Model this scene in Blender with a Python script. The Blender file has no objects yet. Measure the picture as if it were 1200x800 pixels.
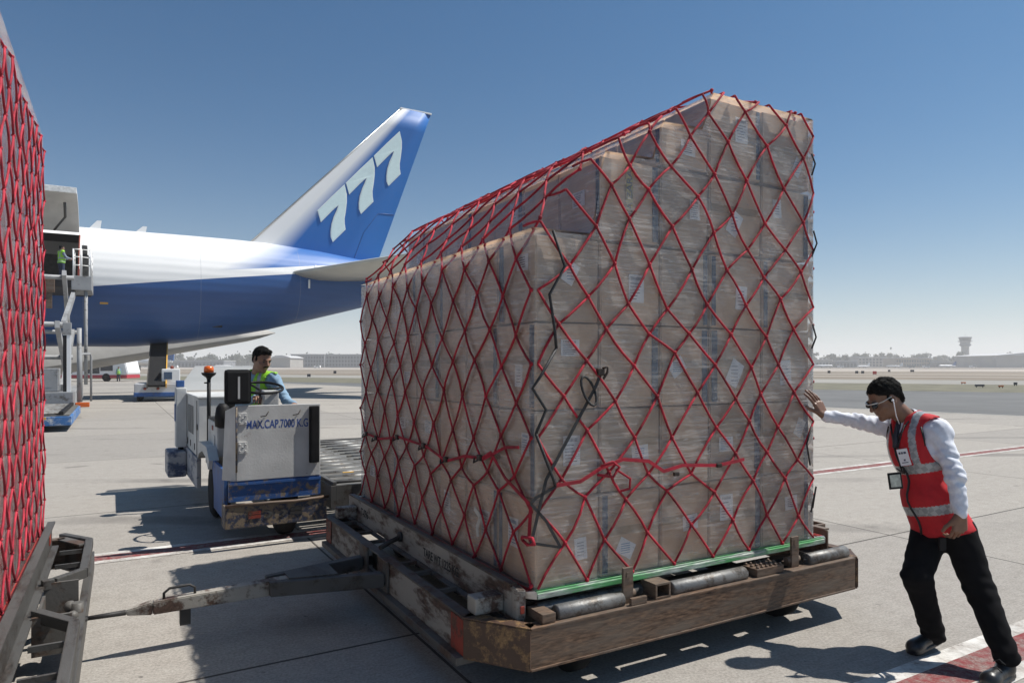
import bpy, bmesh, math, random
import numpy as np
from mathutils import Vector, Matrix, noise as mnoise
random.seed(7)
S = bpy.context.scene
COL = S.collection
rad = math.radians

# ------------------------------------------------------------------ camera, sky, sun, exposure
CF, CH = 806.0, 428.5            # focal length in photo pixels, horizon row
cam = bpy.data.objects.new('camera', bpy.data.cameras.new('camera'))
COL.objects.link(cam)
cam.location = (0, 0, 1.7)
cam.rotation_euler = (rad(90), 0, 0)
cam.data.sensor_width = 36
cam.data.lens = CF / 1200 * 36
cam.data.shift_y = (CH - 400) / 1200
cam.data.clip_start = 0.05
cam.data.clip_end = 9000
S.camera = cam

SUN = Vector((.62, .185, 1.0)).normalized()
w = bpy.data.worlds.new('World'); S.world = w; w.use_nodes = True
nt = w.node_tree
for n in list(nt.nodes): nt.nodes.remove(n)
sky = nt.nodes.new('ShaderNodeTexSky'); sky.sky_type = 'NISHITA'; sky.sun_disc = False
sky.sun_elevation = math.asin(SUN.z); sky.sun_rotation = math.atan2(SUN.x, SUN.y)
sky.altitude = 0; sky.air_density = 1.0; sky.dust_density = 1.0; sky.ozone_density = 3.0
bg = nt.nodes.new('ShaderNodeBackground'); bg.inputs[1].default_value = 0.05
wo = nt.nodes.new('ShaderNodeOutputWorld')
bg.inputs[0].default_value = (1,1,1,1); tint = nt.nodes.new('ShaderNodeMix'); tint.data_type = 'RGBA'; tint.blend_type = 'MULTIPLY'; tint.inputs[0].default_value = 1; tint.inputs[7].default_value = (.62,1.13,1.40,1)
nt.links.new(sky.outputs[0], tint.inputs[6])
# dusty white band towards the horizon
tcw = nt.nodes.new('ShaderNodeTexCoord'); sx_ = nt.nodes.new('ShaderNodeSeparateXYZ'); nt.links.new(tcw.outputs['Generated'], sx_.inputs[0])
ab = nt.nodes.new('ShaderNodeMath'); ab.operation = 'MULTIPLY'; ab.inputs[1].default_value = -11.0; nt.links.new(sx_.outputs[2], ab.inputs[0])
ex = nt.nodes.new('ShaderNodeMath'); ex.operation = 'EXPONENT'; nt.links.new(ab.outputs[0], ex.inputs[0])
mx = nt.nodes.new('ShaderNodeMath'); mx.operation = 'MINIMUM'; mx.inputs[1].default_value = 1.0; nt.links.new(ex.outputs[0], mx.inputs[0])
mh = nt.nodes.new('ShaderNodeMix'); mh.data_type = 'RGBA'; mh.inputs[7].default_value = (15.0,14.9,14.7,1)
nt.links.new(mx.outputs[0], mh.inputs[0]); nt.links.new(tint.outputs[2], mh.inputs[6]); nt.links.new(mh.outputs[2], bg.inputs[0]); nt.links.new(bg.outputs[0], wo.inputs[0])

sl = bpy.data.lights.new('sun', 'SUN'); sl.energy = 5.0; sl.angle = rad(0.5); sl.color = (1, .955, .89)
so = bpy.data.objects.new('sun', sl); COL.objects.link(so)
so.rotation_euler = SUN.to_track_quat('Z', 'Y').to_euler()
so.location = (20, 10, 40)

S.view_settings.view_transform = 'Standard'; S.view_settings.look = 'None'
S.view_settings.exposure = 0.24; S.view_settings.gamma = 1.0
S.view_settings.use_curve_mapping = False
S.cycles.max_bounces = 7; S.cycles.transparent_max_bounces = 24
S.cycles.volume_bounces = 1

# ------------------------------------------------------------------ helpers
def P(px, py, d):
    """photo pixel at depth d -> real point"""
    return Vector(((px - 600) / CF * d, d, 1.7 - (py - CH) / CF * d))

def G(px, py, z=0.0):
    d = (1.7 - z) * CF / (py - CH)
    return Vector(((px - 600) / CF * d, d, z))

class MB:
    """collects shapes in one bmesh, linked as ONE mesh object"""
    def __init__(s): s.bm = bmesh.new(); s.mi = 0
    def face(s, vs, smooth=False):
        try: f = s.bm.faces.new(vs)
        except ValueError: return None
        f.material_index = s.mi; f.smooth = smooth
        return f
    def v(s, p): return s.bm.verts.new(p)
    def box(s, a, b, bevel=0.0, M=None):
        x0, y0, z0 = [min(a[i], b[i]) for i in range(3)]; x1, y1, z1 = [max(a[i], b[i]) for i in range(3)]
        ps = [(x0,y0,z0),(x1,y0,z0),(x1,y1,z0),(x0,y1,z0),(x0,y0,z1),(x1,y0,z1),(x1,y1,z1),(x0,y1,z1)]
        vs = [s.v(Vector(p) if M is None else M @ Vector(p)) for p in ps]
        fs = [s.face([vs[i] for i in q]) for q in ((0,3,2,1),(4,5,6,7),(0,1,5,4),(1,2,6,5),(2,3,7,6),(3,0,4,7))]
        if bevel > 0:
            es = {e for f in fs for e in f.edges}
            r = bmesh.ops.bevel(s.bm, geom=list(es), offset=bevel, segments=2, affect='EDGES', profile=.6)
            for f in r['faces']: f.material_index = s.mi
        return vs
    def hexa(s, p8, bevel=0.0):
        vs = [s.v(p) for p in p8]
        fs = [s.face([vs[i] for i in q]) for q in ((0,3,2,1),(4,5,6,7),(0,1,5,4),(1,2,6,5),(2,3,7,6),(3,0,4,7))]
        if bevel > 0:
            bmesh.ops.bevel(s.bm, geom=list({e for f in fs for e in f.edges}), offset=bevel, segments=2, affect='EDGES')
    def bar(s, p, q, wx, wz, up=(0,0,1), bevel=0.0):
        """rectangular bar from p to q, width wx, height wz"""
        p, q = Vector(p), Vector(q); d = (q - p); L = d.length; d.normalize()
        up = Vector(up)
        if abs(d.dot(up)) > .98: up = Vector((1, 0, 0))
        sd = d.cross(up).normalized(); u = sd.cross(d).normalized()
        M = Matrix((( d.x, sd.x, u.x, p.x), (d.y, sd.y, u.y, p.y), (d.z, sd.z, u.z, p.z), (0,0,0,1)))
        s.box((0, -wx/2, -wz/2), (L, wx/2, wz/2), bevel, M)
    def tube(s, pts, r, n=8, cap=True, r2=None, smooth=True):
        pts = [Vector(p) for p in pts]; m = len(pts)
        rings = []
        prev = None
        for i, p in enumerate(pts):
            t = (pts[min(i+1, m-1)] - pts[max(i-1, 0)])
            if t.length < 1e-9: t = Vector((0,0,1))
            t.normalize()
            if prev is None:
                a = Vector((0,0,1)) if abs(t.z) < .9 else Vector((1,0,0))
                x = t.cross(a).normalized()
            else:
                x = (prev - t * prev.dot(t))
                x = x.normalized() if x.length > 1e-6 else t.cross(Vector((0,0,1))).normalized()
            prev = x; y = t.cross(x)
            rr = r if r2 is None else r + (r2 - r) * i / (m - 1)
            rings.append([s.v(p + (x * math.cos(k*2*math.pi/n) + y * math.sin(k*2*math.pi/n)) * rr) for k in range(n)])
        for i in range(m - 1):
            for k in range(n):
                s.face([rings[i][k], rings[i][(k+1) % n], rings[i+1][(k+1) % n], rings[i+1][k]], smooth)
        if cap:
            s.face(list(reversed(rings[0]))); s.face(rings[-1])
    def prism(s, poly, z0, z1, M=None, bevel=0.0):
        f = (lambda p: Vector(p)) if M is None else (lambda p: M @ Vector(p))
        a = [s.v(f((x, y, z0))) for x, y in poly]; b = [s.v(f((x, y, z1))) for x, y in poly]
        n = len(poly); fs = [s.face(list(reversed(a))), s.face(b)]
        for i in range(n): fs.append(s.face([a[i], a[(i+1) % n], b[(i+1) % n], b[i]]))
        if bevel > 0:
            bmesh.ops.bevel(s.bm, geom=list({e for f_ in fs if f_ for e in f_.edges}), offset=bevel, segments=2, affect='EDGES')
    def lathe(s, prof, c=(0,0,0), n=20, M=None, smooth=True):
        """prof [(r,z)] about z through c"""
        c = Vector(c); rings = []
        for r, z in prof:
            ring = []
            for k in range(n):
                p = c + Vector((r*math.cos(k*2*math.pi/n), r*math.sin(k*2*math.pi/n), z))
                ring.append(s.v(p if M is None else M @ p))
            rings.append(ring)
        for i in range(len(rings)-1):
            for k in range(n):
                s.face([rings[i][k], rings[i][(k+1)%n], rings[i+1][(k+1)%n], rings[i+1][k]], smooth)
        s.face(list(reversed(rings[0]))); s.face(rings[-1])
    def ball(s, c, r, n=8, m=6, sc=(1,1,1)):
        prof = [(max(1e-4, r*math.sin(math.pi*i/m)), -r*math.cos(math.pi*i/m)) for i in range(m+1)]
        M = Matrix.Translation(Vector(c)) @ Matrix.Diagonal((*sc, 1))
        s.lathe(prof, (0,0,0), n, M)
    def quad(s, a, b, c, d): return s.face([s.v(p) for p in (a, b, c, d)])
    def build(s, name, mats, parent=None, **props):
        bmesh.ops.recalc_face_normals(s.bm, faces=s.bm.faces[:])
        me = bpy.data.meshes.new(name); s.bm.to_mesh(me); s.bm.free()
        if not isinstance(mats, (list, tuple)): mats = [mats]
        for m in mats: me.materials.append(m)
        o = bpy.data.objects.new(name, me); COL.objects.link(o)
        if parent is not None: o.parent = parent
        for k, val in props.items(): o[k] = val
        return o

def tag(o, label=None, cat=None, group=None, kind=None):
    if label: o['label'] = label
    if cat: o['category'] = cat
    if group: o['group'] = group
    if kind: o['kind'] = kind
    return o

def empty(name, loc, rz=0, label=None, cat=None, group=None):
    o = bpy.data.objects.new(name, None); COL.objects.link(o)
    o.location = loc; o.rotation_euler = (0, 0, rz); o.empty_display_size = .3
    return tag(o, label, cat, group)

# ---- materials
def newmat(name):
    m = bpy.data.materials.new(name); m.use_nodes = True
    n = m.node_tree.nodes; b = n['Principled BSDF']
    return m, m.node_tree, b
def mapped(nt, scale=(1,1,1), rot=(0,0,0), coord='Object'):
    tc = nt.nodes.new('ShaderNodeTexCoord'); mp = nt.nodes.new('ShaderNodeMapping')
    mp.inputs['Scale'].default_value = scale; mp.inputs['Rotation'].default_value = rot
    nt.links.new(tc.outputs[coord], mp.inputs['Vector']); return mp.outputs[0]
def noise(nt, vec, scale, detail=4, rough=.55):
    n = nt.nodes.new('ShaderNodeTexNoise'); n.inputs['Scale'].default_value = scale
    n.inputs['Detail'].default_value = detail; n.inputs['Roughness'].default_value = rough
    nt.links.new(vec, n.inputs['Vector']); return n.outputs['Fac']
def ramp(nt, fac, stops):
    r = nt.nodes.new('ShaderNodeValToRGB'); e = r.color_ramp.elements
    while len(e) < len(stops): e.new(.5)
    for i, (p, c) in enumerate(stops):
        e[i].position = p; e[i].color = (*c, 1) if len(c) == 3 else c
    nt.links.new(fac, r.inputs[0]); return r.outputs[0]
def mixc(nt, fac, a, b, mode='MIX'):
    m = nt.nodes.new('ShaderNodeMix'); m.data_type = 'RGBA'; m.blend_type = mode
    for sock, val in ((m.inputs[0], fac), (m.inputs[6], a), (m.inputs[7], b)):
        if isinstance(val, (float, int)): sock.default_value = val
        elif isinstance(val, tuple): sock.default_value = (*val, 1) if len(val) == 3 else val
        else: nt.links.new(val, sock)
    return m.outputs[2]
def math_(nt, op, a, b=0.0, c=0.0):
    m = nt.nodes.new('ShaderNodeMath'); m.operation = op
    for i, val in enumerate((a, b, c)):
        if isinstance(val, (float, int)): m.inputs[i].default_value = val
        else: nt.links.new(val, m.inputs[i])
    return m.outputs[0]
def bump(nt, b, h, strength=.3, dist=.01):
    n = nt.nodes.new('ShaderNodeBump'); n.inputs['Strength'].default_value = strength
    n.inputs['Distance'].default_value = dist
    nt.links.new(h, n.inputs['Height']); nt.links.new(n.outputs[0], b.inputs['Normal'])

def mat(name, c, rough=.6, metal=0., var=.25, scale=6, stretch=(1,1,1), bmp=0., bscale=None, spec=None):
    """base colour broken up with noise"""
    m, nt, b = newmat(name)
    v = mapped(nt, stretch)
    f = noise(nt, v, scale, 6, .6)
    lo = tuple(x*(1-var) for x in c); hi = tuple(min(1, x*(1+var)) for x in c)
    nt.links.new(ramp(nt, f, [(.3, lo), (.7, hi)]), b.inputs['Base Color'])
    b.inputs['Roughness'].default_value = rough; b.inputs['Metallic'].default_value = metal
    if spec is not None: b.inputs['Specular IOR Level'].default_value = spec
    if bmp > 0: bump(nt, b, noise(nt, v, bscale or scale*3, 4), bmp, .01)
    return m

def worn(name, c, under=(.10,.05,.03), amount=.5, scale=9, rough=.55, metal=0., stretch=(1,1,1), second=None, edge=.04, spec=.4):
    """paint c chipped down to `under`; amount 0..1 = share chipped"""
    m, nt, b = newmat(name)
    v = mapped(nt, stretch)
    f = noise(nt, v, scale, 9, .68); f2 = noise(nt, v, scale*.35, 3)
    f3 = noise(nt, v, scale*6, 3)
    ff = math_(nt, 'ADD', math_(nt, 'MULTIPLY', f, .7), math_(nt, 'MULTIPLY', f2, .3))
    t = .36 + .28*amount
    mask = ramp(nt, ff, [(t-edge, (1,1,1)), (t+edge, (0,0,0))])
    base = ramp(nt, f2, [(.3, tuple(x*.72 for x in c)), (.7, c)])
    und = ramp(nt, f3, [(.3, tuple(x*.5 for x in under)), (.7, second or tuple(x*1.6 for x in under))])
    nt.links.new(mixc(nt, mask, base, und), b.inputs['Base Color'])
    b.inputs['Roughness'].default_value = rough; b.inputs['Metallic'].default_value = metal
    b.inputs['Specular IOR Level'].default_value = spec
    bump(nt, b, math_(nt, 'SUBTRACT', f3, math_(nt, 'MULTIPLY', mask, .6)), .35, .004)
    return m

MT = {}
MT['frame'] = worn('dolly_paint', (.115,.108,.098), (.075,.045,.03), .42, 7)
MT['frame_white'] = worn('dolly_white', (.36,.335,.29), (.07,.04,.028), .45, 10, stretch=(1,.35,1))
MT['beam'] = worn('beam_rust', (.155,.12,.092), (.060,.030,.018), .55, 8, stretch=(.3,1,1.6), second=(.19,.115,.07), edge=.09)
MT['beam_rusty'] = worn('beam_flakes', (.075,.042,.028), (.20,.12,.055), .38, 16, second=(.27,.16,.07))
MT['frame_dark'] = mat('dark_steel', (.035,.033,.032), .6, .2)
MT['frame_grey'] = worn('dolly_grey', (.085,.082,.077), (.04,.033,.028), .3, 10, stretch=(1,.3,1))
MT['red_plate'] = worn('red_rail', (.42,.045,.04), (.2,.06,.05), .25, 14, stretch=(1,.3,1))
MT['red_paint'] = worn('red_chip', (.30,.05,.03), (.09,.045,.03), .35, 14)
MT['green'] = worn('green_rail', (.10,.36,.13), (.35,.38,.34), .42, 16, stretch=(.12,1,1))
MT['alu'] = mat('scratched_aluminium', (.48,.48,.47), .38, .85, .2, 14, bmp=.1)
MT['roller'] = worn('roller_steel', (.20,.20,.195), (.09,.08,.07), .42, 14, .5, .5)
MT['rubber'] = mat('rubber', (.015,.015,.016), .85, 0, .3, 8, bmp=.2, spec=.2)
MT['rope_red'] = mat('red_webbing', (.34,.010,.026), .85, 0, .55, 7, bmp=.5, bscale=220)
MT['rope_pink'] = mat('sunlit_red_webbing', (.40,.03,.05), .95, 0, .5, 9, bmp=.5, bscale=220)  # pinker copy of the red webbing, direct sun put into its colour
MT['rope_black'] = mat('black_webbing', (.012,.013,.015), .6, 0, .3, 40, bmp=.4, bscale=200)
MT['hook'] = mat('dark_hook', (.05,.04,.035), .5, .7)
MT['paper'] = mat('paper_label', (.84,.84,.86), .6, 0, .05)
MT['ink'] = mat('label_ink', (.07,.08,.12), .7, 0, .1)
MT['blue_ink'] = mat('blue_print', (.05,.22,.42), .6, 0, .1)
MT['band_blue'] = mat('carton_blue_band', (.045,.085,.15), .6, 0, .25, 20)
MT['tape'] = mat('yellow_tape', (.45,.36,.09), .5, 0, .15)
MT['black'] = mat('black_plastic', (.010,.010,.011), .6, 0, .2, spec=.25)
MT['stencil'] = mat('black_stencil', (.02,.02,.02), .7, 0, .2)

def carton_mat(name, c):
    m, nt, b = newmat(name)
    oi = nt.nodes.new('ShaderNodeObjectInfo')
    v = mapped(nt)
    f = noise(nt, v, 3.5, 5); fine = noise(nt, mapped(nt, (1,1,22)), 30, 3)
    base = ramp(nt, f, [(.3, tuple(x*.78 for x in c)), (.7, tuple(x*1.12 for x in c))])
    k = ramp(nt, oi.outputs['Random'], [(0, (.78,.76,.74)), (.5, (1,.97,.93)), (1, (1.0,.9,.8))])
    col = mixc(nt, 1.0, base, k, 'MULTIPLY')
    nt.links.new(col, b.inputs['Base Color']); b.inputs['Roughness'].default_value = .75
    bump(nt, b, math_(nt, 'ADD', math_(nt, 'MULTIPLY', f, .12), math_(nt, 'MULTIPLY', fine, .25)), .5, .012)
    return m
MT['carton'] = carton_mat('carton_board', (.70,.53,.39))

def film_mat():
    m = bpy.data.materials.new('stretch_film'); m.use_nodes = True; nt = m.node_tree
    for n in list(nt.nodes): nt.nodes.remove(n)
    out = nt.nodes.new('ShaderNodeOutputMaterial')
    v1 = mapped(nt, (1.0,1.0,20)); v2 = mapped(nt, (1,1,1)); v3 = mapped(nt, (1.5,1.5,5), (.25,.2,0))
    n1 = noise(nt, v1, 3.2, 6, .75); n2 = noise(nt, v2, 2.3, 4, .6); n3 = noise(nt, v3, 9, 8, .8)
    st = ramp(nt, n1, [(.44, (0,0,0)), (.62, (1,1,1))])
    cl = ramp(nt, n2, [(.35, (0,0,0)), (.75, (1,1,1))])
    cr = ramp(nt, n3, [(.57, (0,0,0)), (.66, (1,1,1))])
    amt = math_(nt, 'ADD', math_(nt, 'MULTIPLY', math_(nt, 'MULTIPLY', st, math_(nt, 'MULTIPLY_ADD', cl, .9, .1)), .48), math_(nt, 'MULTIPLY', cl, .12))
    amt = math_(nt, 'ADD', amt, math_(nt, 'MULTIPLY', cr, .34))  # crinkle highlights whitened into the film
    amt = math_(nt, 'MINIMUM', math_(nt, 'ADD', amt, .045), .85)
    tr = nt.nodes.new('ShaderNodeBsdfTransparent')
    df = nt.nodes.new('ShaderNodeBsdfDiffuse'); df.inputs[0].default_value = (.92,.88,.83,1)
    tl = nt.nodes.new('ShaderNodeBsdfTranslucent'); tl.inputs[0].default_value = (.92,.88,.83,1)
    gl = nt.nodes.new('ShaderNodeBsdfGlossy'); gl.inputs['Roughness'].default_value = .22; gl.inputs[0].default_value = (.9,.92,.95,1)
    bp = nt.nodes.new('ShaderNodeBump'); bp.inputs['Strength'].default_value = .45; bp.inputs['Distance'].default_value = .012
    hh = math_(nt, 'ADD', math_(nt, 'MULTIPLY', n3, .45), math_(nt, 'MULTIPLY', n1, .9)); pass
    nt.links.new(hh, bp.inputs['Height'])
    for n in (df, gl): nt.links.new(bp.outputs[0], n.inputs['Normal'])
    m0 = nt.nodes.new('ShaderNodeMixShader'); m0.inputs[0].default_value = .15
    nt.links.new(df.outputs[0], m0.inputs[1]); nt.links.new(tl.outputs[0], m0.inputs[2])
    m1 = nt.nodes.new('ShaderNodeMixShader'); nt.links.new(amt, m1.inputs[0])
    nt.links.new(tr.outputs[0], m1.inputs[1]); nt.links.new(m0.outputs[0], m1.inputs[2])
    fr = nt.nodes.new('ShaderNodeFresnel'); fr.inputs[0].default_value = 1.5; nt.links.new(bp.outputs[0], fr.inputs[1])
    m2 = nt.nodes.new('ShaderNodeMixShader')
    nt.links.new(math_(nt, 'MULTIPLY', fr.outputs[0], 1.2), m2.inputs[0])
    nt.links.new(m1.outputs[0], m2.inputs[1]); nt.links.new(gl.outputs[0], m2.inputs[2])
    nt.links.new(m2.outputs[0], out.inputs[0]); return m
MT['film'] = film_mat()

def text_obj(name, s, size, M, m, parent=None, ext=.002, bold=0.0, sx=1.0, space=1.0, bend=None):
    cu = bpy.data.curves.new(name, 'FONT'); cu.body = s; cu.size = size; cu.extrude = ext
    cu.offset = bold; cu.align_x = 'LEFT'; cu.space_character = space
    o = bpy.data.objects.new(name, cu); COL.objects.link(o)
    dg = bpy.context.evaluated_depsgraph_get()
    me = bpy.data.meshes.new_from_object(o.evaluated_get(dg))
    bpy.data.objects.remove(o); bpy.data.curves.remove(cu)
    me.transform(M @ Matrix.Diagonal((sx, 1, 1, 1)))
    if bend:
        for vv in me.vertices: vv.co = bend(vv.co)
    me.materials.clear(); me.materials.append(m); me.name = name
    o = bpy.data.objects.new(name, me); COL.objects.link(o)
    if parent is not None: o.parent = parent
    return o

def frame_M(o, x, y):
    """matrix with text x axis = x, text up axis = y"""
    x = Vector(x).normalized(); y = Vector(y).normalized(); z = x.cross(y)
    return Matrix(((x.x,y.x,z.x,o[0]),(x.y,y.y,z.y,o[1]),(x.z,y.z,z.z,o[2]),(0,0,0,1)))

# ------------------------------------------------------------------ ground
AN = rad(30)
def ground_mat():
    m, nt, b = newmat('apron_concrete')
    tc = nt.nodes.new('ShaderNodeTexCoord'); sep = nt.nodes.new('ShaderNodeSeparateXYZ')
    mp = nt.nodes.new('ShaderNodeMapping'); mp.vector_type = 'POINT'
    mp.inputs['Rotation'].default_value = (0, 0, -AN)
    nt.links.new(tc.outputs['Object'], mp.inputs[0]); nt.links.new(mp.outputs[0], sep.inputs[0])
    u, v = sep.outputs[0], sep.outputs[1]
    wob = noise(nt, tc.outputs['Object'], 1.2, 5)
    def joint(c, off, per, wdt):
        c = math_(nt, 'ADD', c, math_(nt, 'MULTIPLY', wob, .02))
        f = math_(nt, 'FRACT', math_(nt, 'DIVIDE', math_(nt, 'SUBTRACT', c, off), per))
        d = math_(nt, 'ABSOLUTE', math_(nt, 'SUBTRACT', f, .5))
        return math_(nt, 'GREATER_THAN', d, .5 - wdt / per / 2)
    j = math_(nt, 'MAXIMUM', joint(v, 4.10, 5.18, .022), joint(u, 6.76, 5.1, .02))
    n1 = noise(nt, tc.outputs['Object'], .35, 5); n2 = noise(nt, tc.outputs['Object'], 60, 4, .7)
    n4 = noise(nt, tc.outputs['Object'], 9, 6, .65)
    mp2 = nt.nodes.new('ShaderNodeMapping'); mp2.inputs['Scale'].default_value = (1, 9, 1)
    nt.links.new(mp.outputs[0], mp2.inputs[0])
    n3 = noise(nt, mp2.outputs[0], .45, 7, .65)
    n5 = noise(nt, mp2.outputs[0], 6, 5, .7)
    # per-slab tint
    fl = nt.nodes.new('ShaderNodeCombineXYZ')
    nt.links.new(math_(nt, 'FLOOR', math_(nt, 'DIVIDE', math_(nt, 'SUBTRACT', u, 6.76), 5.1)), fl.inputs[0])
    nt.links.new(math_(nt, 'FLOOR', math_(nt, 'DIVIDE', math_(nt, 'SUBTRACT', v, 4.10), 5.18)), fl.inputs[1])
    wn = nt.nodes.new('ShaderNodeTexWhiteNoise'); nt.links.new(fl.outputs[0], wn.inputs[0])
    c = ramp(nt, n1, [(.3, (.275,.248,.215)), (.7, (.355,.32,.28))])
    c = mixc(nt, .62, c, ramp(nt, n3, [(.32, (.20,.183,.165)), (.5, (.34,.31,.28)), (.7, (.38,.355,.32))]))
    c = mixc(nt, .5, c, ramp(nt, n5, [(.3, (.20,.185,.165)), (.7, (.46,.43,.385))]))
    c = mixc(nt, .34, c, ramp(nt, n2, [(.36, (.06,.055,.05)), (.62, (.60,.56,.50))]))
    c = mixc(nt, .3, c, ramp(nt, n4, [(.3, (.22,.20,.18)), (.6, (.37,.35,.32))]))
    c = mixc(nt, 1., c, ramp(nt, wn.outputs[0], [(0, (.86,.86,.86)), (1, (1.06,1.05,1.03))]), 'MULTIPLY')
    # oil drips and tyre rubbing
    sp = noise(nt, tc.outputs['Object'], 1.7, 3, .5)
    c = mixc(nt, ramp(nt, sp, [(.66, (0,0,0)), (.74, (.5,.5,.5))]), c, (.09,.08,.075))
    dots = noise(nt, tc.outputs['Object'], 14, 2, .4)
    c = mixc(nt, ramp(nt, dots, [(.74, (0,0,0)), (.78, (.7,.7,.7))]), c, (.10,.09,.085))
    # rubber left by turning tyres
    wv = nt.nodes.new('ShaderNodeTexWave'); wv.wave_type = 'RINGS'; wv.inputs['Scale'].default_value = .11; wv.inputs['Distortion'].default_value = 2.2; wv.inputs['Detail'].default_value = 3
    mp3 = nt.nodes.new('ShaderNodeMapping'); mp3.inputs['Location'].default_value = (9, 14, 0); nt.links.new(tc.outputs['Object'], mp3.inputs[0]); nt.links.new(mp3.outputs[0], wv.inputs[0])
    tm = math_(nt, 'MULTIPLY', ramp(nt, wv.outputs[1], [(.93, (0,0,0)), (.985, (1,1,1))]), ramp(nt, n1, [(.45, (0,0,0)), (.62, (.45,.45,.45))]))
    c = mixc(nt, tm, c, (.10,.092,.085))
    c = mixc(nt, j, c, (.07,.062,.055))
    nt.links.new(c, b.inputs['Base Color']); b.inputs['Roughness'].default_value = .85
    b.inputs['Specular IOR Level'].default_value = .25
    bump(nt, b, math_(nt, 'SUBTRACT', math_(nt, 'ADD', n2, math_(nt, 'MULTIPLY', n5, .5)), math_(nt, 'MULTIPLY', j, 2.)), .35, .006)
    return m
g = MB(); g.quad((-3500,-300,0), (3500,-300,0), (3500,5000,0), (-3500,5000,0))
tag(g.build('ground', ground_mat()), kind='structure')

def sheet(name, pts, z, m):
    k = MB(); k.face([k.v((x, y, z)) for x, y in pts]); return tag(k.build(name, m), kind='structure')
dA = Vector((.672, -.74)); nA = Vector((.74, .672)); dG = Vector((.891, -.453)); nG = Vector((.453, .891))
def pA(o, t): q = nA*o + dA*t; return (q.x, q.y)
def pG(o, t): q = nG*o + dG*t; return (q.x, q.y)
m_asph = mat('taxiway_asphalt', (.125,.125,.122), .9, 0, .2, .25, (1,1,1), .2, 30)
m_grass = mat('dry_grass', (.145,.135,.09), .95, 0, .35, .5, (1,1,1))
m_rw = mat('pale_runway', (.28,.265,.235), .9, 0, .12, .05, (1,1,1))
m_field = mat('brown_field', (.19,.155,.115), .95, 0, .3, .04, (.6,2.5,1))
m_pale = mat('pale_dirt', (.36,.315,.27), .95, 0, .15, .02)
sheet('taxiway', [pA(28.6,-180), pA(28.6,90), pA(150,300), pA(400,-100)], .004, m_asph)
sheet('edge_line', [pA(28.3,-180), pA(28.3,90), pA(28.42,90), pA(28.42,-180)], .008, mat('edge_white', (.62,.60,.56), .8, 0, .2, 3))
def band(name, o0, o1, z, m): return sheet(name, [pG(o0,-3000), pG(o0,3000), pG(o1,3000), pG(o1,-3000)], z, m)
band('grass_strip', 53.5, 75.5, .010, m_grass)
band('runway', 74.6, 97, .016, m_rw)
band('dry_field', 95.5, 240, .022, m_field)
band('far_taxiway', 236, 420, .03, m_pale)
band('far_field', 415, 3800, .04, mat('far_ground', (.19,.16,.13), .95, 0, .2, .01))
for k, (o0, o1) in enumerate(((118,124),(150,160),(196,203))): band('service_path', o0, o1, .028, m_pale)

def vline(name, v0, v1, m, u0=-60, u1=90):
    d = Vector((math.cos(AN), math.sin(AN))); n = Vector((-math.sin(AN), math.cos(AN)))
    pts = [d*u0+n*v0, d*u1+n*v0, d*u1+n*v1, d*u0+n*v1]
    return sheet(name, [(p.x, p.y) for p in pts], .004, m)
m_wl = worn('line_white', (.66,.64,.60), (.30,.27,.24), .40, 9, .8, edge=.10, spec=.2)
m_rl = worn('line_red', (.22,.035,.038), (.23,.19,.17), .42, 22, .8, edge=.12, spec=.2)
for a, b_, m in ((6.89,6.98,m_wl),(6.98,7.17,m_rl),(7.17,7.26,m_wl),(1.85,1.96,m_wl),(1.96,2.165,m_rl),(2.165,2.275,m_wl)):
    vline('painted_line', a, b_, m)
# ------------------------------------------------------------------ loads: pallet, cartons, film, net
TRAIN = rad(29.6); ORG = Vector((.122, 3.597, 0))
LW, LL, ZB, ZL, ZH = 2.193, 2.941, .525, 2.404, 3.364
E1 = Vector((math.cos(TRAIN), math.sin(TRAIN), 0)); E2 = Vector((-math.sin(TRAIN), math.cos(TRAIN), 0))
def T(x, y, z=0): return ORG + E1*x + E2*y + Vector((0,0,z))
HULL = [(0, ZL), (.42, 2.885), (.86, 3.13), (1.255, ZH), (LW, ZH)]
def hull_z(x):
    for (a, za), (b, zb) in zip(HULL, HULL[1:]):
        if x <= b: return za + (zb-za)*(x-a)/(b-a)
    return ZH
LEV = [ZB+.003 + i*(ZL-ZB)/4 for i in range(5)]      # four rows to the low side
LEV += [2.885, ZH]
XC = [0, .42, .86, 1.255, 1.72, LW]; YC = [LL*i/7 for i in range(8)]
ORD = ['first','second','third','fourth','fifth','sixth','seventh']
ORDL = ['first','second','third','fourth','fifth']
ROW = ['bottom row','second row up','third row up','fourth row up','fifth row up','top row']

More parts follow.
